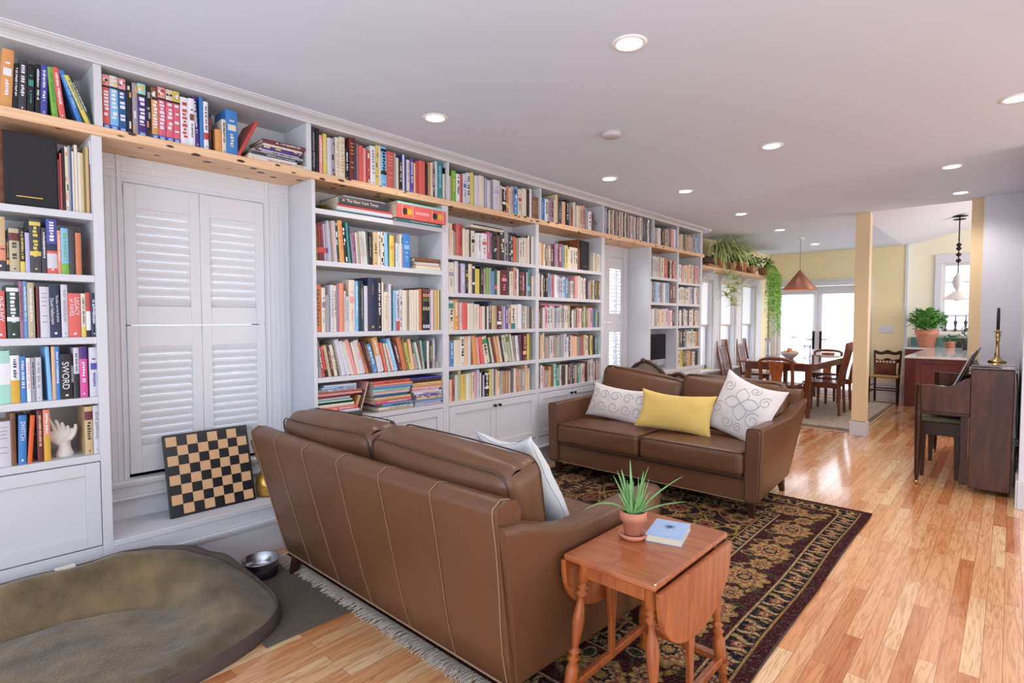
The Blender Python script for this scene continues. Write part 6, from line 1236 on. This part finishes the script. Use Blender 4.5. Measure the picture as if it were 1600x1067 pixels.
# objects at the left end of the plant shelf
m = MB(); m.tube([(0, -.16, .055), (.01, -.06, .05), (0, .06, .06), (0, .17, .12)], [.045, .055, .06, .03], 10); m.tube([(.0, -.1, 0), (0, -.02, .05)], .01)
tag(m.build('wood_carving', mat('dark_driftwood', '#4a3026', .7, var=.3, vscale=20), loc=(-.12, 7.62, 2.115)), 'dark rounded wooden carving at the bookcase end of the plant shelf', 'carving')
tag(MB().box(-.10, .10, -.18, .18, 0, .035).build('wooden_tray', wood('tray_wood', '#b07a50', '#8c5a38', .5), loc=(-.12, 7.62, 2.0705), bevel=.004), 'shallow brown wooden tray under the driftwood on the plant shelf', 'tray')
# ladder-back chair with bag
t = thing('ladderback_chair', 'dark ladder-back chair with rush seat against the yellow wall', 'chair', (1.62, 10.42, 0), R(180))
for s in (-1, 1):
    MB().tube([(s*.155, -.17, 0), (s*.16, -.18, .42), (s*.18, -.225, .82)], [.016, .018, .014], 10).build('back_post', dk_wood, t)
    MB().tube([(s*.19, .17, 0), (s*.185, .17, .43)], [.015, .02], 10).build('front_leg', dk_wood, t)
    MB().tube([(s*.17, -.17, .18), (s*.19, .17, .18)], .009).tube([(s*.17, -.17, .28), (s*.19, .17, .28)], .009).build('side_rung', dk_wood, t)
MB().tube([(-.19, .17, .22), (.19, .17, .22)], .010).tube([(-.155, -.17, .22), (.155, -.17, .22)], .009).build('rung', dk_wood, t)
for z, c in ((.79, .0), (.66, 0)):
    m = MB(); m.loft([[(x, -.215 + .02 * (z < .7) - .012 * (1 - (x/.18) ** 2) + b * .007, z + dz + .016 * math.cos(x * 34) * (1 if dz > 0 else .5)) for b, dz in ((-1, -.025), (1, -.025), (1, .03), (-1, .03))] for x in [-.18 + .36*k/14 for k in range(15)]], False); m.build('back_slat', dk_wood, t)
m = MB(); m.prism([(-.205, .19), (.205, .19), (.175, -.18), (-.175, -.18)], .415, .445, 'z'); m.build('rush_seat', mat('woven_rush', '#b08a58', .85, bump=.6, bscale=120, var=.2, vscale=60), t, bevel=.012, seg=3)
o = pillow('kilim_cushion', 'brown and white patterned cushion on the ladder-back chair', .30, .26, .10, mat('brown_kilim', '#6b3a26', .9, var=.3, vscale=9), (1.62, 10.46, .575), R(-12), 0, 0, 31)
m = MB()
for k in range(6): m.prism([(-.12 + .045*k, .055), (-.085 + .045*k, .075), (-.12 + .045*k, .095)], -.052, -.040, 'y')
m.build('arrow_band', mat('cream_wool', '#e0d2bc', .9), o)
tag(MB().box(1.455, 1.66, 10.892, 10.9, 1.105, 1.235).box(1.50, 1.53, 10.888, 10.893, 1.14, 1.20).box(1.585, 1.615, 10.888, 10.893, 1.14, 1.20).build('light_switch', paint_trim, bevel=.003), 'white double light switch plate on the yellow wall', 'light switch')
# ================================================================== kitchen
quartz = mat('white_quartz', '#e6e4e6', .12, coat=.5, var=.04, vscale=6)
t = thing('kitchen_island', 'red cherry kitchen island cabinet with a dark oven panel, behind the piano', 'cabinet', (2.25, 8.15, 0))
MB().box(0, 1.0, 0, 2.1, 0, .874).build('body', red_cab, t, bevel=.004)
MB().box(.05, .45, -.012, 0, .08, .80).box(.50, .95, -.012, 0, .08, .80).build('panel', red_cab, t, bevel=.004)
MB().box(.22, .42, -.018, -.012, .56, .72).build('oven_glass', black_m, t)
tag(MB().box(2.165, 3.3, 7.88, 10.28, .875, .90).build('counter', quartz, bevel=.006), 'white overhanging counter of the kitchen island', 'counter')
tag(MB().box(1.885, 3.4, 10.32, 11.06, 0, .874).build('back_cabinet', red_cab, bevel=.003), 'dark cherry base cabinet along the kitchen window wall', 'cabinet')
tag(MB().box(1.87, 3.4, 10.30, 11.08, .875, .90).build('counter', quartz, bevel=.004), 'white counter under the kitchen window holding the potted plants', 'counter')
tag(MB().box(1.87, 3.4, 11.06, 11.099, .9005, 1.04).build('backsplash', mat('green_tile', '#4d7264', .25)), 'dark green tile backsplash under the kitchen window', 'backsplash')
t = thing('basil_plant', 'big bushy green plant in a large terracotta pot on the kitchen counter', 'plant', (2.12, 10.62, .9005)); pot(t, .15, .27)
m = MB(); bushy(m, (0, 0, .42), .235, 620, .075, rng, .72); m.build('leaves', green4, t)
t = thing('small_succulent', 'small plant in a little terracotta pot right of the big bushy plant', 'plant', (2.41, 10.6, .9005)); pot(t, .07, .10); m = MB(); bushy(m, (0, 0, .13), .08, 90, .05, rng); m.build('leaves', green2, t)
t = thing('herb_pot', 'thin-leaved plant in a dark pot on the counter near the yellow partition', 'plant', (2.62, 10.0, .9005)); pot(t, .05, .12, mat('dark_glaze', '#3a3638', .3)); m = MB(); bushy(m, (0, 0, .20), .11, 110, .04, rng); m.build('leaves', mat('dusky_leaves', '#5d6656', .7), t)
tag(MB().box(-.05, .05, -.004, .004, 0, .14).box(-.042, .042, -.0055, -.0035, .008, .132, (1, 1, 1, 1)).build('photo_frame', black_m, loc=(2.52, 10.75, .9005), rot=(R(-8), 0, 0)), 'small black standing frame between the kitchen plants', 'frame')
iron = mat('dark_wrought_iron', '#241f1e', .5, metal=.5)
t = thing('kitchen_pendant', 'white glass pendant lamp with ornate dark iron chain in the kitchen', 'lamp', (2.54, 9.5, 0))
MB().lathe([(.165, 1.60), (.16, 1.605), (.05, 1.70), (.02, 1.715), (.018, 1.71), (.045, 1.69), (.155, 1.598)], 32, cap=False).build('lamp_shade', mat('milk_glass', '#d8d0cc', .3, emit='#fff0e0', estr=.15), t)
MB().lathe([(.0005, 1.575), (.035, 1.59), (.04, 1.615), (.02, 1.65)], 16, cap=False).build('bulb', mat('clear_bulb', '#efe6de', .2), t)
MB().lathe([(.016, 1.715), (.02, 1.73), (.045, 1.77), (.06, 1.83), (.045, 1.90), (.02, 1.93), (.012, 1.95)], 20).build('counterweight', mat('white_porcelain', '#ddd8d4', .3), t)
m = MB().tube([(0, 0, 1.95), (0, 0, 2.72)], .006, 6)
for z in (2.12, 2.2, 2.28, 2.33): m.lathe([(.006, z - .03), (.03, z - .008), (.03, z + .008), (.006, z + .03)], 12)
for k in range(14): m.lathe([(.004, 2.38 + k*.024), (.012, 2.39 + k*.024), (.004, 2.40 + k*.024)], 8)
m.lathe([(.006, 2.70), (.09, 2.705), (.09, 2.712), (.006, 2.715)], 20); m.lathe([(.0005, 2.66), (.07, 2.665), (.07, 2.672), (.0005, 2.675)], 20); m.build('chain', iron, t)
# ================================================================== piano
t = thing('piano', 'mahogany spinet piano against the right-hand wall', 'piano', (2.87, 5.45, 0))
for y in (0, 1.42):
    MB().prism([(0, .035), (.245, .035), (.25, .955), (0, .955)], y, y + .028, 'y').build('side_panel', piano_w, t, bevel=.006)
    # key-bed cheek with its serpentine top
    pr = [(.0, .60), (-.31, .60), (-.325, .63), (-.33, .80)]
    for k in range(13):
        u = k / 12; pr.append((-.33 + .33 * u, .802 + .012 * math.sin(u * 5.5) * (1 - u) + .075 * sst(.55, 1, u)))
    MB().prism(pr, y, y + .03, 'y').build('cheek', piano_w, t, bevel=.004)
    MB().box(-.32, .0, y - .004, y + .034, .575, .605).build('key_slip', dk_wood, t, bevel=.006)
    m = MB(); c_ = (-.318, y + .012)
    m.lathe([(.010, .03), (.012, .05), (.016, .09), (.018, .2), (.024, .55), (.026, .60), (.022, .605), (.027, .615), (.022, .63), (.024, .66), (.020, .79), (.024, .80), (.024, .81), (.0005, .812)], 14, (c_[0], c_[1], 0)); m.build('leg', dk_wood, t)
    MB().lathe([(.0005, .004), (.012, .004), (.014, .018), (.008, .032), (.0005, .034)], 12, (c_[0], c_[1], 0)).build('caster', brass, t)
    MB().box(-.05, -.005, y + .004, y + .024, .05, .58).build('toe', dk_wood, t)
MB().box(-.012, .265, -.015, 1.463, .955, .97).box(0, .255, -.006, 1.455, .972, .985).build('lid', wood('piano_top', '#5a3224', '#3c2015', .12, 3, (7, 1, 7), coat=.9), t, bevel=.004)
MB().box(.0, .02, .028, 1.42, .10, .955).build('front_panel', piano_w, t); MB().box(.23, .245, .028, 1.42, .05, .955).build('back_panel', dk_wood, t)
MB().box(-.31, .0, .03, 1.42, .60, .66).build('key_bed', piano_w, t, bevel=.003)
k_ = MB()
for i in range(52): k_.box(-.29, -.14, .06 + i*.0256, .0845 + i*.0256, .66, .68)
o = k_.build('white_keys', mat('ivory', '#e6dfd2', .3), t)
k_ = MB()
for i in range(51):
    if i % 7 in (2, 6): continue
    k_.box(-.24, -.14, .0785 + i*.0256, .0905 + i*.0256, .68, .692)
k_.build('black_keys', black_m, t)
MB().prism([(-.14, .66), (0, .66), (0, .86), (-.06, .84), (-.13, .72)], .03, 1.42, 'y').build('fallboard', piano_w, t)
m = MB(); m.T = xform((-.11, .72, .74), ry=R(22)); m.box(-.012, .0, -.36, .36, 0, .36).box(-.04, .0, -.38, .38, -.01, .01); m.build('music_desk', dk_wood, t, bevel=.003)
m = MB(); 
for y in (.62, .70, .78): m.tube([(.005, y, .07), (-.06, y, .055), (-.10, y, .05)], [.006, .008, .010], 8)
m.build('pedal', brass, t)
o = MB().box(-.012, -.002, -.24, .05, 0, .31).box(-.014, -.004, .06, .30, .0, .30).build('sheet_music', mat('sheet_music_paper', '#cfcdd2', .7)); o.location = (2.745, 6.14, .757); o.rotation_euler = (0, R(22), 0); tag(o, 'open sheet music propped on the piano music desk', 'sheet music')
t = thing('piano_bench', 'dark wooden bench with olive seat pushed under the piano keyboard', 'bench', (2.66, 6.12, 0))
MB().box(-.13, .15, -.36, .36, .36, .47).build('box', dk_wood, t, bevel=.004)
MB().box(-.14, .16, -.37, .37, .4705, .515).build('seat', mat('olive_vinyl', '#5c5a44', .5), t, bevel=.014, seg=3)
for sx in (-.105, .125):
    for sy in (-.33, .33): MB().loft([[(sx + a*r, sy + b*r, z) for a, b in ((-1,-1),(1,-1),(1,1),(-1,1))] for z, r in ((0, .013), (.36, .022))], False).build('leg', dk_wood, t, bevel=.002)
t = thing('candlestick', 'tall brass candlestick with a dark candle on the piano lid', 'candlestick', (3.01, 5.93, .9855))
MB().lathe([(.0005, 0), (.058, 0), (.060, .006), (.045, .014), (.028, .026), (.018, .045), (.016, .06), (.013, .11), (.011, .165), (.018, .175), (.012, .185), (.017, .20), (.019, .225), (.014, .24), (.030, .246), (.030, .250), (.012, .252), (.012, .262), (.0005, .262)], 28).build('stick', mat('worn_brass', '#b89a6a', .25, metal=.9), t)
MB().lathe([(.0005, .262), (.0105, .262), (.0115, .36), (.0095, .435), (.003, .44), (.0005, .442)], 16).build('candle', mat('dark_candle', '#1e1a22', .4), t)
tag(MB().tube([(3.13, 5.5, .93), (3.138, 5.46, .80), (3.135, 5.5, .6), (3.14, 5.44, .42), (3.135, 5.5, .32), (3.14, 5.47, .2), (3.135, 5.5, .08)], .005, 6).box(3.125, 3.15, 5.44, 5.48, .40, .45).build('power_cable', black_m), 'black cable hanging behind the piano against the wall', 'cable')
